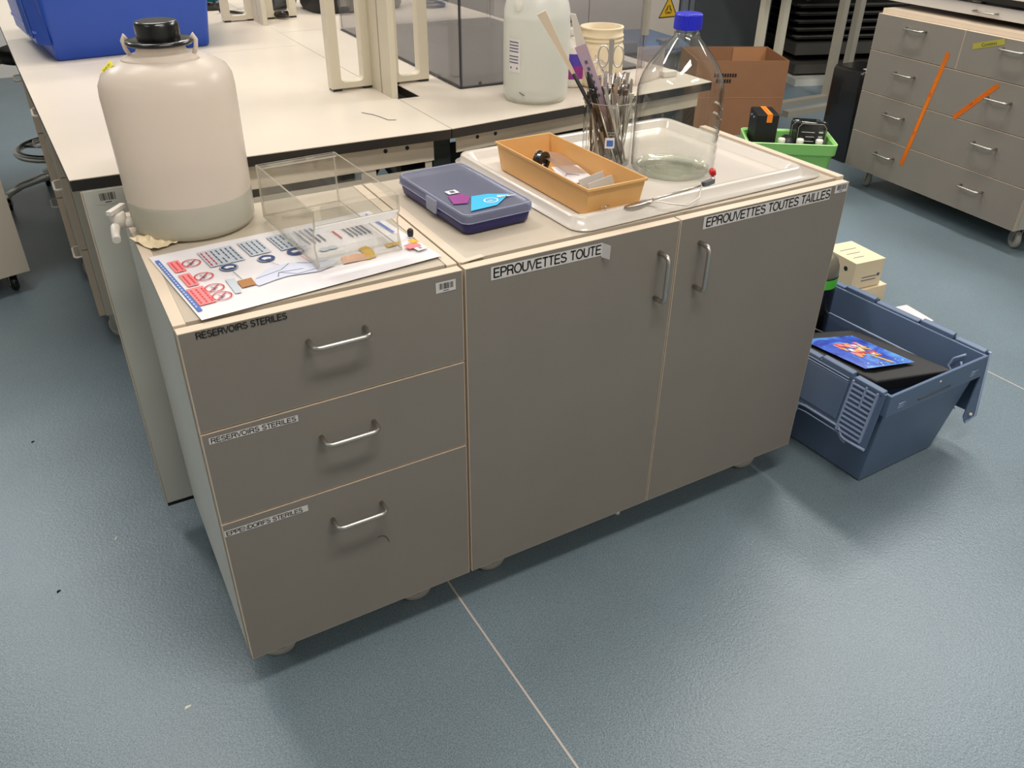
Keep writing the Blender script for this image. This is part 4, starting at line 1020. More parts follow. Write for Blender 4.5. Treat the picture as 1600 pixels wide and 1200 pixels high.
tag(MB().tube([(0.575,0.78,BT+0.001),(0.592,0.75,BT+0.001),(0.600,0.722,BT+0.001),(0.606,0.690,BT+0.001),(0.622,0.682,BT+0.001)], 0.0007, 'inkgrey', 5).build('thread'), 'fine bent thread on the near worktop between carboy and upright', 'thread')

# ================================================================== FLOOR CRATE WITH FOLDED LIDS
fb = thing('lidded_bin', 'slate-blue attached-lid bin standing open on the floor right of the cupboard', 'crate', (0, 0, 0))
# tapered tub: bottom and top corner loops taken from image pixels
B = [(1.455,-0.146),(1.734,-0.140),(1.708,0.395),(1.430,0.389)]
Tt = [(1.418,-0.186),(1.772,-0.178),(1.745,0.432),(1.392,0.424)]
def lerp2(t): return [(B[i][0]+(Tt[i][0]-B[i][0])*t, B[i][1]+(Tt[i][1]-B[i][1])*t) for i in range(4)]
def inset(l, d):
    cx_ = sum(p[0] for p in l)/4; cy_ = sum(p[1] for p in l)/4
    return [(p[0]+(d if p[0] < cx_ else -d), p[1]+(d if p[1] < cy_ else -d)) for p in l]
H = 0.292
tub = MB(); rg = [[(x,y,z) for x,y in l] for l, z in [(inset(B,0.004),0.001),(B,0.006),(lerp2(0.77),H*0.78),(inset(lerp2(1.0),-0.004),H*0.80),(inset(Tt,-0.004),H),(inset(Tt,0.004),H),(inset(lerp2(0.78),0.004),H*0.78),(inset(B,0.006),0.012)]]
tub.rings(rg, 'binblue', smooth=False); tub.build('tub', fb, bevel=0.002)
# end-face details
def endpt(u, z, o=0.0):   # u 0..1 along the near end face
    t = z/H; l = lerp2(t); return (l[0][0]+(l[1][0]-l[0][0])*u, l[0][1]+(l[1][1]-l[0][1])*u-0.005-o, z)
for u in (0.075, 0.86):
    for k in range(3):
        MB().tube([endpt(u, 0.262-0.006*k,0.004), endpt(u+0.07, 0.262-0.006*k,0.004)], 0.0016, 'binhighlight', 6).build('grip_rib', fb)
MB().tube([endpt(0.27,0.238,0.004), endpt(0.66,0.236,0.004)], 0.0022, 'binhighlight', 6).build('grip_rib', fb)
MB().tube([endpt(0.29,0.250,0.003), endpt(0.64,0.249,0.003)], 0.0035, 'greydark', 6).build('grip_slot', fb)
MB().sphere(endpt(0.50,0.276,-0.001), 0.004, 'white', 10).build('rivet', fb)
# long-side interior ledge
MB().tube([(1.722,-0.165,0.232),(1.700,0.415,0.232)], 0.003, 'binhighlight', 6).build('inner_ledge', fb)
# lid flaps: hang down outside of the long sides
def flap(sgn, name):
    """sgn -1: left side, hanging almost vertically; +1: right side, hanging outwards"""
    if sgn < 0: A = Vector((1.414,-0.180,H+0.002)); D = Vector((1.395,0.418,H+0.002)); dn = Vector((-0.018,0.002,-0.152)); out = Vector((-1,0,-0.12)).normalized()
    else: A = Vector((1.779,-0.176,H+0.002)); D = Vector((1.752,0.430,H+0.002)); dn = Vector((0.040,0.0,-0.200)); out = Vector((1,0,0.22)).normalized()
    ax = (D-A)
    b = MB()
    def P(u, v, o=0.0): return A + ax*u + dn*v + out*o
    # outline with meshing zigzag along the free edge
    edge = [(0,0.98),(0.09,1.0),(0.11,0.98),(0.13,0.86),(0.30,0.86),(0.335,0.88),(0.35,1.12),(0.375,1.16),(0.56,1.16),(0.585,1.12),(0.60,0.86),(0.63,0.84),(0.78,0.84),(0.80,1.08),(0.96,1.10),(1.0,1.0)]
    poly_ = [(0,0)] + edge + [(1,0)]
    n = len(poly_); vs = [P(u,v,0.004) for u,v in poly_]+[P(u,v,0.007) for u,v in poly_]
    b.add(vs, [list(range(n)), list(range(n,2*n))[::-1]] + [(i,(i+1)%n,(i+1)%n+n,i+n) for i in range(n)], 'binblue')
    o = b.build(name, fb)
    # raised lip following the edge
    MB().tube([P(u,v-0.01,0.009) for u,v in edge], 0.0036, 'binhighlight', 6).build('edge_lip', o)
    MB().tube([P(u,min(v+0.10,1.06) if v < 0.9 else v+0.06,0.006) for u,v in edge[1:-1]], 0.0018, 'binhighlight', 6).build('edge_lip', o)
    if sgn > 0:   # folded end lip, as seen from the near end
        pe = [P(0,0.02,0.004),P(0,1.0,0.004),P(0,1.0,-0.034),P(0,0.88,-0.044),P(0,0.30,-0.010)]
        q2 = [p+Vector((0,0.003,0)) for p in pe]
        MB().add(pe+q2, [(4,3,2,1,0),(5,6,7,8,9)]+[(i,(i+1)%5,(i+1)%5+5,i+5) for i in range(5)], 'binblue').build('end_lip', o)
        MB().tube([P(0,1.0,-0.034), P(0,1.0,0.006), P(0,0.0,0.008)], 0.003, 'binhighlight', 6).build('lip_edge', o)
    # raised smooth field
    vs = [P(u,v,o_) for o_ in (0.007,0.012) for u,v in ((0.155,0.10),(0.99,0.10),(0.99,0.76),(0.155,0.76))]
    MB().hexa([vs[i] for i in (0,1,2,3,4,5,6,7)], 'binblue').build('lid_field', o, bevel=0.002)
    # ribs in the near corner ladder
    r_ = MB()
    for k in range(11):
        v = 0.06 + 0.082*k
        r_.hexa([P(u,vv,o_) for o_ in (0.007,0.013) for u,vv in ((0.030,v),(0.135,v),(0.135,v+0.014),(0.030,v+0.014))], 'binhighlight')
    for u in (0.025, 0.075, 0.135):
        v1 = 0.90 if u != 0.075 else 0.40
        r_.hexa([P(uu,vv,o_) for o_ in (0.007,0.013) for uu,vv in ((u,0.02),(u+0.007,0.02),(u+0.007,v1),(u,v1))], 'binhighlight')
    r_.build('rib_ladder', o)
    # hinge barrels along the top
    segs = [(0.01,0.14,0.0),(0.15,0.30,0.006),(0.31,0.52,0.0),(0.53,0.68,0.006),(0.69,0.83,0.0),(0.84,0.99,0.006)]
    for u0, u1, lift in segs:
        MB().hexa([P(u,0,o_)+Vector((0,0,dz)) for dz in (-0.006,0.004+lift) for u,o_ in ((u0,-0.006),(u1,-0.006),(u1,0.010),(u0,0.010))], 'binblue').build('hinge_barrel', o, bevel=0.002)
    for k in range(2):
        MB().tube([P(0.16,0.035+0.045*k,0.010), P(0.99,0.035+0.045*k,0.010)], 0.0018, 'binhighlight', 6).build('lid_rib', o)
    return o
flap(-1, 'lid_flap')
o = flap(1, 'lid_flap')
MB().sphere((1.792,-0.180,0.112), 0.0045, 'white', 10).build('rivet', fb)
MB().tube([(1.752,-0.140,0.280),(1.742,-0.120,0.262),(1.742,-0.112,0.238),(1.738,-0.130,0.225),(1.746,-0.150,0.236),(1.750,-0.135,0.258)], 0.003, 'binhighlight', 6).build('strap_hook', fb)

# black case with poster in the bin
import mathutils
lc = thing('black_case', 'flat black briefcase lying slantwise in the slate-blue bin under a poster', 'case', (1.606, 0.045, 0.135), (0.0, 0.0, 0.0))
# top plane corners
q = [Vector((1.548,-0.060,0.218)), Vector((1.722,-0.140,0.245)), Vector((1.712,0.145,0.222)), Vector((1.470,0.215,0.238))]
base = Vector((1.606,0.045,0.135))
q = [p - base for p in q]
dn = Vector((0.003,0.006,-0.040))
MB().hexa([p+dn for p in q] + q, 'blackmatte').build('shell', lc, bevel=0.006, seg=3)
MB().tube([q[3]+(q[2]-q[3])*t_ + Vector((0,0.002+0.018*math.sin(PI*((t_-0.35)/0.3)),-0.012+0.012*math.sin(PI*((t_-0.35)/0.3)))) for t_ in [0.35+0.03*i for i in range(11)]], 0.004, 'black', 8).build('handle', lc)
ps = thing('circus_leaflet', 'bright blue leaflet with red and yellow figures lying on the black briefcase', 'leaflet', (0,0,0))
# placed on the case plane
n_ = (q[1]-q[0]).cross(q[3]-q[0]).normalized()
if n_.z < 0: n_ = -n_
def on_case(u, v, o_=0.0):
    a = q[0]+(q[1]-q[0])*u; c = q[3]+(q[2]-q[3])*u
    return base + a + (c-a)*v + n_*o_
lf = [(0.08,0.20),(0.82,0.17),(0.80,0.80),(0.06,0.82)]
# subdivide bilinearly so the leaflet follows the slightly twisted case top
def grid(name, u0,v0,u1,v1, m, o_, parent, n=6):
    vs = [on_case(u0+(u1-u0)*i/n, v0+(v1-v0)*j/n, o_) for i in range(n+1) for j in range(n+1)]
    return MB().add(vs, [(i*(n+1)+j,(i+1)*(n+1)+j,(i+1)*(n+1)+j+1,i*(n+1)+j+1) for i in range(n) for j in range(n)], m).build(name, parent)
grid('leaflet_sheet', 0.13,0.20,0.76,0.83, 'poster', 0.006, ps)
b = MB()
rp = random.Random(4)
for k in range(70):
    u = 0.30+0.32*rp.random(); v = 0.40+0.26*rp.random()
    s_ = rp.uniform(0.015,0.045); m = rp.choice(['redprint','redprint','pinkred','paper','amber','orange'])
    P4 = [on_case(u,v,0.0066+0.0001*(k%5)), on_case(u+s_,v-s_*0.6,0.0066+0.0001*(k%5)), on_case(u+s_*1.3,v+s_*0.7,0.0066+0.0001*(k%5)), on_case(u+s_*0.2,v+s_,0.0066+0.0001*(k%5))]
    b.add(P4, [(0,1,2,3)], m)
for k in range(12):
    u = 0.13+0.6*rp.random(); v = 0.19+0.10*rp.random(); s_ = 0.03
    b.add([on_case(u,v,0.0067), on_case(u+s_,v,0.0067), on_case(u+s_,v+0.02,0.0067)], [(0,1,2)], rp.choice(['green','cyanprint','greenlight']))
b.add([on_case(0.52,0.24,0.0069), on_case(0.56,0.24,0.0069), on_case(0.50,0.42,0.0069), on_case(0.47,0.42,0.0069)], [(0,1,2,3)], 'amber')
b.build('print', ps)
# dark cylinder
t = thing('black_flask', 'tall black cylindrical flask with grey dome and green band in the bin', 'flask', (1.652, 0.262, 0.013))
MB().lathe([(0.050,0.0),(0.054,0.004),(0.054,0.335),(0.053,0.340)], 'black', 36).build('body', t)
MB().lathe([(0.0545,0.318),(0.0545,0.345)], 'limegreen', 36, cap0=False, cap1=False).build('green_band', t, label='lime green band')
MB().lathe([(0.053,0.345),(0.0535,0.352),(0.051,0.375),(0.044,0.392),(0.030,0.404),(0.012,0.410)], 'domegrey', 36).build('dome', t)
t2 = MB().box(-0.04,-0.012,0, 0.04,0.012,0.19, 'cardboardin').build('cardboard_piece', loc=(1.60,0.335,0.014), rot=(0,0,0.2)); tag(t2, 'tan cardboard piece standing beside the black flask in the bin', 'cardboard')
# cream cartons beyond the bin
def carton(name, loc, rz_, w, d, h, label, extra=None):
    t = thing(name, label, 'box', loc, (0,0,rz_))
    MB().box(0,0,0, w,d,h, 'cream').build('body', t, bevel=0.0015)
    MB().hexa([(0,0,h+0.0002),(w,0,h+0.0002),(w,d,h+0.0002),(0,d,h+0.0002),(0,0,h+0.0016),(w,0,h+0.0016),(w,d,h+0.0016),(0,d,h+0.0016)], 'cream').build('lid_flap', t)
    b = MB()
    for k in range(3): b.box(w*0.2, d*(0.25+0.2*k), h+0.0017, w*(0.55+0.1*k), d*(0.27+0.2*k), h+0.0020, 'inkgrey')
    T = TR((0,-0.0006,0)) @ FACE
    for k in range(2): b.box(w*0.30, h*(0.40-0.12*k), 0, w*0.80, h*(0.43-0.12*k), 0.0002, 'inkgrey', T=T)
    b.lathe([(0.006,0),(0.006,0.0004)], 'inkgrey', 14, T=T @ TR((w*0.86,h*0.44,0)))
    T2 = TR((-0.0006,0,0)) @ Matrix(((0,0,-1,0),(-1,0,0,0),(0,1,0,0),(0,0,0,1)))
    for k in range(2): b.lathe([(0.008,0),(0.008,0.0004)], 'blackmatte', 16, T=T2 @ TR((-d*(0.25+0.3*k),h*0.68,0)))
    b.build('print', t)
    return t
carton('cream_carton', (2.12,0.455,0.002), -0.05, 0.135, 0.15, 0.100, 'lower cream carton on the floor beyond the bin, mostly hidden')
carton('cream_carton', (2.10,0.470,0.106), -0.10, 0.125, 0.155, 0.094, 'upper cream carton with two round marks stacked beyond the bin')
tag(MB().box(0,0,0, 0.17,0.12,0.05, 'paper').build('flat_pack', loc=(2.10,0.285,0.001), rot=(0,0,-0.15), bevel=0.003), 'flat whitish pack on the floor beside the cream cartons', 'pack')

# ================================================================== RIGHT-HAND DRAWER CABINET (faces -x)
rc = thing('wide_drawer_cabinet', 'wide taupe drawer cabinet on castors at the right, orange and yellow tapes on it', 'cabinet', (3.2843, 1.5172, 0), (0,0,-PI/2-0.1079))
WR = 0.938
MB().box(0.0,0.022,0.06, 0.018,0.55,0.762, 'banding').build('side_panel', rc)
MB().box(WR-0.018,0.022,0.06, WR,0.55,0.762, 'carcass').build('side_panel', rc)
MB().box(0.0185,0.022,0.742, WR-0.0185,0.55,0.762, 'banding').build('top_panel', rc)
MB().box(0.0185,0.54,0.06, WR-0.0185,0.55,0.742, 'carcass').build('back_panel', rc)
MB().box(0.0185,0.022,0.06, WR-0.0185,0.54,0.078, 'carcass').build('bottom_panel', rc)
rr_ = [(0.592,0.742),(0.413,0.588),(0.233,0.409),(0.06,0.229)]
for k, (z0, z1) in enumerate(rr_):
    spans = [(0.001,0.4655),(0.4685,WR-0.001)] if k == 0 else [(0.001,WR-0.001)]
    ds = [front_panel(rc, 'drawer', a, c, z0, z1) for a, c in spans]
    hzc = [0.708,0.5235,0.3455,0.166][k]
    bow_handle(ds[0], 0.2265, hzc-0.002, 0.104, r=0.0048, proud=0.032)
    bow_handle(ds[-1], 0.7045, hzc-0.003, 0.104, r=0.0048, proud=0.032)
def strip(name, a, c, wd, m, y=-0.0012, lab=None, txt=None):
    a = Vector(a); c = Vector(c); d = (c-a).normalized(); n = Vector((-d.y, d.x))*wd/2
    vs = [(p.x, y, p.y) for p in (a-n, c-n, c+n, a+n)]
    b = MB().add(vs, [(0,1,2,3),(3,2,1,0)], m)
    L = (c-a).length
    if txt:
        T = TR((a.x,y-0.0006,a.y)) @ FACE @ rot_z(math.atan2(d.y,d.x))
        for frac, s, mm in txt: b.text(s, wd*0.85, mm, T @ TR((L*frac,-wd*0.28,0)))
    return b.build(name, rc, label=lab)
strip('orange_tape', (0.414,0.648), (0.326,0.150), 0.0205, 'orange', lab='long orange tape strip crossing three drawers', txt=[(0.34,'on','redprint'),(0.68,'on','redprint')])
strip('orange_tape', (0.680,0.574), (0.524,0.410), 0.0205, 'orange', lab='short orange tape strip', txt=[(0.55,'on','redprint')])
strip('yellow_tape', (0.518,0.689), (0.650,0.729), 0.022, 'paleyellow', lab='pale yellow tape strip', txt=[(0.28,'Cuvettes','ink')])
for cx_, cy_ in ((0.07,0.10),(WR-0.045,0.10),(0.07,0.46),(WR-0.06,0.46)): caster(rc, cx_, cy_, 0.06, r=0.038, yaw=PI/2-0.5)

# upper bench with pale front over it
wt = thing('right_worktop', 'pale bench front with small pull handle above the wide drawer cabinet', 'bench', (3.36, 1.52, 0), (0,0,-PI/2-0.1079))
MB().box(-0.10,0.0,0.787, 1.8,0.02,0.832, 'white').build('pull_shelf', wt, bevel=0.002)
MB().box(-0.10,-0.03,0.846, 1.8,0.70,0.866, 'blackedge').build('top_edge', wt)
MB().box(-0.10,-0.03,0.867, 1.8,0.70,0.872, 'benchtop').build('top_surface', wt)
MB().tube([(0.44,0.0,0.806),(0.44,-0.022,0.806),(0.45,-0.026,0.806),(0.53,-0.026,0.806),(0.54,-0.022,0.806),(0.54,0,0.806)], 0.004, 'steel', 8).build('pull_handle', wt)
MB().box(-0.08,0.60,FZ, -0.03,0.65,0.845, 'frameshade').build('leg', wt)
MB().box(-0.08,0.62,FZ, 1.75,0.66,0.845, 'greydark').build('back_panel', wt)

# black bin between green crate and cabinet
t = thing('black_tower', 'black plastic tower between the green basket and the wide drawer cabinet', 'computer', (3.545, 1.735, 0), (0,0,-0.10))
b = MB(); b.rings([rrect(0.19,0.20,0.02,0.0), rrect(0.20,0.21,0.02,0.01), rrect(0.20,0.21,0.02,0.43), rrect(0.185,0.20,0.02,0.450)], 'black'); b.build('housing', t)
MB().box(-0.055,-0.075,0.4502, -0.01,-0.050,0.4512, 'white').build('top_label', t)
b = MB()
for k in range(4): b.box(-0.05+0.022*k,-0.1062,0.352, -0.044+0.022*k,-0.1052,0.358, 'greymid')
b.build('indicator_lights', t)

# green basket
gbk = thing('green_basket', 'lime-green plastic basket on the floor behind the cupboard unit', 'basket', (2.847, 1.511, 0), (0,0,-0.63))
b = MB(); b.rings([rrect(0.33,0.17,0.02,0.0,3), rrect(0.37,0.215,0.02,0.195,3), rrect(0.39,0.235,0.02,0.205,3), rrect(0.395,0.24,0.02,0.246,3), rrect(0.385,0.23,0.018,0.250,3), rrect(0.365,0.21,0.016,0.246,3), rrect(0.32,0.16,0.012,0.006,3)], 'green', smooth=False); b.build('shell', gbk)
MB().tube([p for p in rrect(0.390,0.235,0.02,0.250,4)], 0.0035, 'greenlight', 6, closed=True).build('rim', gbk)
t = thing('black_box', 'upright black box with orange tape standing in the green basket', 'box', (2.768, 1.598, 0.008), (0.0,0,-0.55))
MB().box(-0.048,-0.072,0, 0.048,0.072,0.349, 'blackmatte').build('body', t, bevel=0.004)
b = MB().box(-0.006,-0.0740,0.3495, 0.018,0.072,0.3505, 'orange').box(-0.006,-0.0740,0.315, 0.018,-0.0728,0.3505, 'orange')
for k in range(5): b.box(0.0,-0.05+0.022*k,0.3506, 0.008,-0.040+0.022*k,0.3509, 'redprint')
b.build('orange_tape', t)
for k in range(2): MB().sphere((-0.049,-0.02+0.045*k,0.325), 0.007, 'greymid', 8).build('rivet', t)
for k, (x, y, rz_, lab) in enumerate([(2.962,1.518,-0.72,'clear lidded case standing at the back of the green basket'),(2.936,1.456,-0.72,'clear lidded case with white marks standing nearest in the green basket')]):
    t = thing('clear_case', lab, 'case', (x, y, 0.008+0.01*k), (-0.10,0,rz_))
    b = MB(); b.rings([rrect(0.12,0.030,0.012,0.0,3), rrect(0.13,0.036,0.014,0.02,3), rrect(0.132,0.036,0.014,0.285,3), rrect(0.12,0.026,0.012,0.300,3)], 'smoke'); b.build('shell', t)
    MB().tube([(-0.06,-0.019,0.0),(-0.06,-0.019,0.272),(-0.046,-0.019,0.288),(0.046,-0.019,0.288),(0.06,-0.019,0.272),(0.06,-0.019,0.0)], 0.0018, 'acryledge', 5).build('raised_edge', t)
    if k:
        b = MB()
        for j in range(5):
            b.box(0.030,-0.0200,0.170+0.020*j, 0.048,-0.0190,0.176+0.020*j, 'tape')
            b.box(-0.045+0.02*(j%2),-0.0200,0.170+0.020*j, 0.012,-0.0190,0.1725+0.020*j, 'tape')
        b.build('white_marks', t)
for k, (x, y) in enumerate([(2.762,1.468),(2.827,1.421),(2.894,1.372)]):
    t = thing('capped_vial', ['vial with white cap at the rim of the green basket, nearest the black box','middle vial with white cap at the rim of the green basket','vial with white cap at the rim of the green basket, nearest the clear cases'][k], 'vial', (x, y, 0.008))
    MB().lathe([(0.012,0.0),(0.013,0.01),(0.013,0.225)], 'smoke', 14).build('tube', t)
    MB().lathe([(0.016,0.226),(0.016,0.256),(0.013,0.259)], 'pvcwhite', 16).build('cap', t)
MBk = MB().sphere((0,0,0), 0.034, 'blackmatte', 12, sc=(1.0,1.6,1.1)); tag(MBk.build('black_bundle', loc=(2.862,1.530,0.215), rot=(0,0,-0.63)), 'black crumpled bundle between the black box and clear cases in the basket', 'bundle')

# cardboard carton behind
ct = thing('cardboard_box', 'large open brown cardboard box with dark print behind the glass bottle', 'box', (3.30, 2.405, 0), (0,0,-0.60))
ct.location = (3.382, 2.477, 0); ct.rotation_euler = (0,0,-0.48)
wc, dc, hc = 0.50, 0.40, 0.40
for nm, a in [('side',(-wc/2,-dc/2,0,wc/2,-dc/2+0.006,hc)),('side',(-wc/2,dc/2-0.006,0,wc/2,dc/2,hc)),('side',(-wc/2,-dc/2+0.0062,0,-wc/2+0.006,dc/2-0.0062,hc)),('side',(wc/2-0.006,-dc/2+0.0062,0,wc/2,dc/2-0.0062,hc))]:
    MB().box(*a, 'cardboard').build(nm, ct)
MB().box(-wc/2+0.0062,-dc/2+0.0062,0.001,wc/2-0.0062,dc/2-0.0062,0.006,'cardboardin').build('bottom', ct)
MB().box(wc/2-0.20,dc/2-0.013,0.10,wc/2-0.0062,dc/2-0.0062,hc-0.004,'cardboardin').build('inner_flap', ct)
b = MB()
T = TR((0.0,-dc/2-0.0008,0)) @ FACE
for r, (x0, n) in enumerate([(-0.150,9),(-0.135,6)]):
    for k in range(n): b.box(x0+0.014*k, 0.315-0.03*r, 0.0, x0+0.014*k+0.010, 0.334-0.03*r, 0.0003, 'blackmatte', T=T)
b.build('printed_marks', ct)
MB().box(-wc/2,-dc/2-0.0008,0.205, wc/2,-dc/2-0.0002,0.208, 'cardboardin').build('crease', ct)

# lidded crate in the background
t = thing('grey_lidded_crate', 'dark blue-grey lidded transport crate beyond the bench, behind the wide-mouth jar', 'crate', (2.93, 3.06, 0), (0,0,-0.10))
b = MB(); b.rings([rrect(0.72,0.36,0.03,0.0,3), rrect(0.80,0.42,0.03,0.36,3)], 'greymid', smooth=False); b.build('tub', t)
b = MB(); b.rings([rrect(0.86,0.48,0.03,0.365,3), rrect(0.86,0.48,0.03,0.395,3), rrect(0.80,0.42,0.03,0.425,3)], 'binblue', smooth=False); b.build('lid', t)
for xx in (-0.28, 0.0, 0.28): MB().box(xx-0.06,-0.245,0.385, xx+0.06,-0.18,0.440, 'greymid').build('lid_clip', t, bevel=0.004)
MB().box(-0.05,-0.244,0.37, 0.08,-0.2405,0.382, 'dark').build('hand_slot', t)

# tall cabinet with hazard sign and steel door beside it
t = thing('tall_cupboard', 'tall pale cupboard with yellow triangular biohazard sign in the background', 'cupboard', (2.35, 3.38, 0), (0,0,0))
MB().box(0.0,0.025,0.05, 1.37,0.60,1.95, 'fridge').build('body', t)
MB().box(0.0,0.0,0.06, 0.66,0.022,1.94, 'fridge').build('door', t, bevel=0.002)
MB().box(0.668,0.0,0.06, 1.37,0.022,1.94, 'fridge').build('door', t, bevel=0.002)
MB().box(0.02,0.03,0.0, 1.35,0.58,0.049, 'blackmatte').build('plinth', t)
sg = MB(); T = TR((1.285,-0.0008,0.492)) @ FACE
s3 = 0.078
tri = lambda s: [(-s,-s*0.58),(s,-s*0.58),(0,s*1.15)]
sg.add([(x,y,0) for x,y in tri(s3)], [(0,1,2)], 'ink', T=T); sg.add([(x,y,0.0003) for x,y in tri(s3*0.86)], [(0,1,2)], 'amber', T=T)
for k in range(3):
    a0 = PI/2 + 2*PI*k/3; cxx, cyy = 0.014*math.cos(a0), 0.014*math.sin(a0)
    vs = []; n = 18
    for i in range(n):
        a = a0 + PI + 0.6 + (2*PI-1.2)*i/(n-1)
        vs += [(cxx+0.0155*math.cos(a), cyy+0.0155*math.sin(a), 0.0006), (cxx+0.0105*math.cos(a), cyy+0.0105*math.sin(a), 0.0006)]
    sg.add(vs, [(2*i,2*i+2,2*i+3,2*i+1) for i in range(n-1)], 'ink', T=T)
vs = []; n = 20
for i in range(n):
    a = 2*PI*i/n; vs += [(0.0175*math.cos(a),0.0175*math.sin(a),0.0007),(0.0145*math.cos(a),0.0145*math.sin(a),0.0007)]
sg.add(vs, [(2*i,(2*i+2)%(2*n),(2*i+3)%(2*n),2*i+1) for i in range(n)], 'ink', T=T)
sg.build('biohazard_sign', t, label='black-edged yellow triangle with biohazard symbol')
t = thing('steel_cabinet', 'dark grey steel cabinet standing right of the pale cupboard', 'cupboard', (3.735, 3.36, 0))
MB().box(0.10,0.02,0.05, 0.80,0.60,1.95, 'greydark').build('body', t)
MB().box(0.0,0.0,0.0, 0.045,0.60,1.95, 'greymid').build('side_frame', t)
MB().box(0.06,0.0,0.0, 0.10,0.60,1.95, 'greymid').build('side_frame', t)
MB().box(0.105,-0.004,0.06, 0.79,0.018,1.94, 'greydark').build('door', t, bevel=0.002)

# steel frame rack on the right
rk = thing('steel_trestle', 'pale steel bench frame with paired posts in the dark area left of the drawer cabinet', 'frame')
def beam(p0, p1, wx, wy, m='postmat', name='post'):
    p0 = Vector(p0); p1 = Vector(p1)
    return MB().hexa([(p0.x-wx,p0.y-wy,p0.z),(p0.x+wx,p0.y-wy,p0.z),(p0.x+wx,p0.y+wy,p0.z),(p0.x-wx,p0.y+wy,p0.z),(p1.x-wx,p1.y-wy,p1.z),(p1.x+wx,p1.y-wy,p1.z),(p1.x+wx,p1.y+wy,p1.z),(p1.x-wx,p1.y+wy,p1.z)], m).build(name, rk)
beam((4.40,2.64,0.03),(4.40,2.64,0.90),0.022,0.022,'frameshade')
beam((4.57,2.66,0.03),(4.57,2.66,0.90),0.022,0.022,'frameshade')
beam((4.12,3.02,0.03),(4.12,3.02,0.90),0.022,0.022)
beam((4.26,2.98,0.03),(4.26,2.98,0.90),0.022,0.022)
b = MB().box(3.86,2.610,0.0, 4.70,2.664,0.03, 'frameshade'); b.build('foot_rail', rk)
b = MB().box(3.84,2.42,0.0, 4.62,2.47,0.035, 'frameshade'); b.build('foot_rail', rk)
MB().box(3.80,2.60,0.901, 4.75,3.10,0.93, 'frameshade').build('top_rail', rk)
sr = thing('storage_rack', 'dark low rack of stacked wire grids and boards behind the pale steel frame', 'rack', (5.38, 3.25, 0), (0,0,-0.35))
for k in range(5): MB().box(-0.7,-0.35,0.27+0.05*k, 0.9,0.25,0.276+0.05*k, 'blackmatte').build('shelf', sr)
b = MB()
for k in range(5):
    for j in range(6): b.tube([(-0.7,-0.35+0.012*j,0.283+0.05*k),(0.9,-0.35+0.012*j,0.283+0.05*k)], 0.003, 'wiredark', 5)
o = b.build('wire_grids', sr); o['kind'] = 'stuff'
MB().box(-0.7,-0.38,0.17, 0.9,0.2,0.245, 'boarddark').build('board', sr)
MB().box(-0.75,-0.55,0.0, 0.9,0.0,0.045, 'carcass').build('board', sr)
MB().box(-0.72,-0.45,0.06, 0.9,0.1,0.12, 'boarddark').build('board', sr)
MB().box(-0.7,0.27,0.0, 0.95,0.30,1.9, 'dark').build('dark_backing', sr)  # dark sheet added behind the rack to keep that area dark
t = thing('office_chair_base', 'dark swivel chair base in the shadows behind the steel frame', 'chair', (4.72, 3.42, 0.505))
MB().lathe([(0.025,0.0),(0.025,0.40)], 'greymid', 12).build('column', t)
for k in range(5): MB().tube([(0,0,0.06),(0.22*math.cos(1.257*k),0.22*math.sin(1.257*k),0.02)], 0.018, 'greydark', 8).build('leg', t)
t.location = (4.9, 3.35, 0.495)

# ================================================================== LEFT SIDE
# table further left
t = thing('side_table', 'pale side table with black edge at the far left, beyond the main bench', 'table', (0,0,0))
MB().prism([(-1.5,2.06),(-0.152,2.06),(-0.172,3.6),(-1.5,3.6)], 0.748, 0.774, 'blackedge').build('table_edge', t)
MB().prism([(-1.5,2.06),(-0.152,2.06),(-0.172,3.6),(-1.5,3.6)], 0.7742, 0.776, 'benchtop').build('tabletop', t)
for x, y in ((-1.45,2.15),(-1.45,3.5),(-0.6,3.5)): MB().box(x,y,FZ, x+0.04,y+0.04,0.747, 'rail').build('leg', t)
# pale pedestal
t = thing('grey_pedestal', 'pale grey mobile pedestal on black castors at the left edge', 'cabinet', (-0.695, 1.875, 0), (0,0,0.28))
MB().box(0,0,0.075, 0.46,0.45,0.60, 'rail').build('carcass', t, bevel=0.002)
for k in range(3): MB().box(-0.02,0.004,0.08+0.172*k, -0.001,0.446,0.248+0.172*k, 'banding').build('drawer', t)
for x, y in ((0.04,0.05),(0.41,0.05),(0.41,0.40),(0.04,0.40)): caster(t, x, y, 0.075, r=0.030, m='black', zf=0.0)
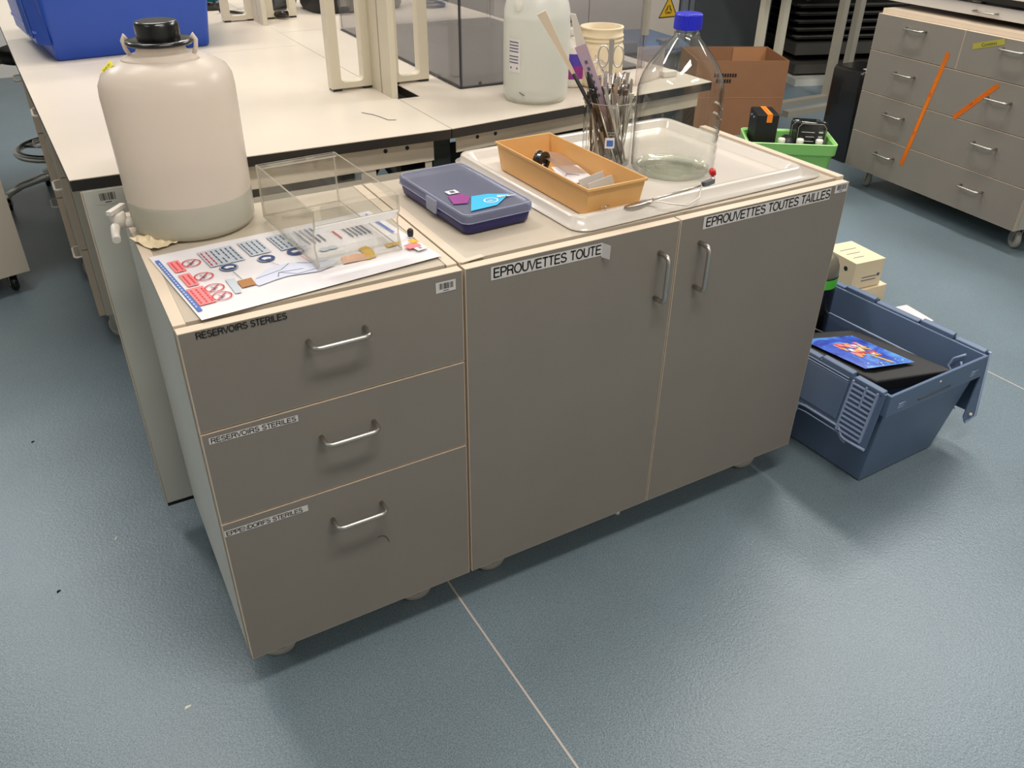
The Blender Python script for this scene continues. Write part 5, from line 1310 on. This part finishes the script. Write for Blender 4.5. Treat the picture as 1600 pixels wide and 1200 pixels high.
# lab stool
st = thing('lab_stool', 'swivel lab stool with chrome foot ring and chrome star base under the bench', 'stool', (-0.030, 2.93, 0), (0,0,0))
MB().tube([(0,0,0.06),(0,0,0.60)], 0.022, 'steel', 16).build('column', st)
MB().tube([(0.185*math.cos(2*PI*i/40)-0.0, 0.185*math.sin(2*PI*i/40), 0.235) for i in range(40)], 0.013, 'chrome', 10, closed=True).build('foot_ring', st)
MB().tube([(0.176*math.cos(2*PI*i/40), 0.176*math.sin(2*PI*i/40), 0.246) for i in range(40)], 0.0065, 'black', 8, closed=True).build('ring_tread', st)
for k in range(3): MB().tube([(0,0,0.235),(0.18*math.cos(0.5+2.094*k),0.18*math.sin(0.5+2.094*k),0.235)], 0.006, 'steel', 8).build('ring_spoke', st)
a_b = math.atan2(2.91-2.93, -0.31+0.03)
for k in range(5):
    a = a_b + 2*PI*k/5; c, s = math.cos(a), math.sin(a)
    MB().tube([(0,0,0.125),(0.10*c,0.10*s,0.122),(0.20*c,0.20*s,0.10),(0.265*c,0.265*s,0.07)], [0.020,0.018,0.016,0.014], 'chrome', 10).build('star_leg', st)
    caster(st, 0.27*c, 0.27*s-0.008, 0.066, r=0.026, m='black', zf=0.0)
MB().lathe([(0.10,0.60),(0.15,0.605),(0.155,0.625),(0.15,0.645),(0.13,0.652)], 'blackmatte', 30).build('seat', st)
# crumbs on the floor
for k, (x, y, m, lab, r_) in enumerate([(-0.125,0.005,'white','white paper crumb on the floor left of the drawer unit',0.2),(-0.178,0.53,'white','tiny white crumb on the floor left of the bench end panel',1.0),(-0.305,0.42,'black','tiny black fleck on the floor at the left',0.5),(-0.32,1.02,'black','tiny dark fleck on the floor left of the end panel, farther back',0.5)]):
    s_ = 0.0065 if m == 'white' else 0.005
    tag(MB().hexa([(-s_,-s_*.4,0.0),(s_,-s_*.3,0.0),(s_,s_*.3,0.0),(-s_*.6,s_*.4,0.0),(-s_*.7,-s_*.2,0.002),(s_*.7,0,0.003),(s_*.5,s_*.2,0.002),(-s_*.4,s_*.3,0.003)], m).build('floor_crumb', loc=(x,y,0.0003), rot=(0,0,r_)), lab, 'crumb')

# ------------------------------------------------------------------ floor-standing things: scaled up about the camera position (image unchanged, floor 45 mm lower)
ON_FLOOR = ('lidded_bin', 'black_case', 'circus_leaflet', 'black_flask', 'cardboard_piece', 'cream_carton', 'flat_pack', 'black_tower', 'green_basket', 'black_box',
            'clear_case', 'capped_vial', 'black_bundle', 'cardboard_box', 'grey_lidded_crate', 'tall_cupboard', 'steel_cabinet', 'steel_trestle', 'storage_rack',
            'office_chair_base', 'grey_pedestal', 'lab_stool', 'floor_crumb')
for o in list(COL.objects):
    if o.parent is None and o.name.split('.')[0] in ON_FLOOR and o.get('category') and o.get('label', '').find('tan box') < 0:
        o.location = (o.location.x*1.0344 + 0.0030, o.location.y*1.0344 + 0.0375, o.location.z*1.0344 + FZ)
        o.scale = (1.0344, 1.0344, 1.0344)
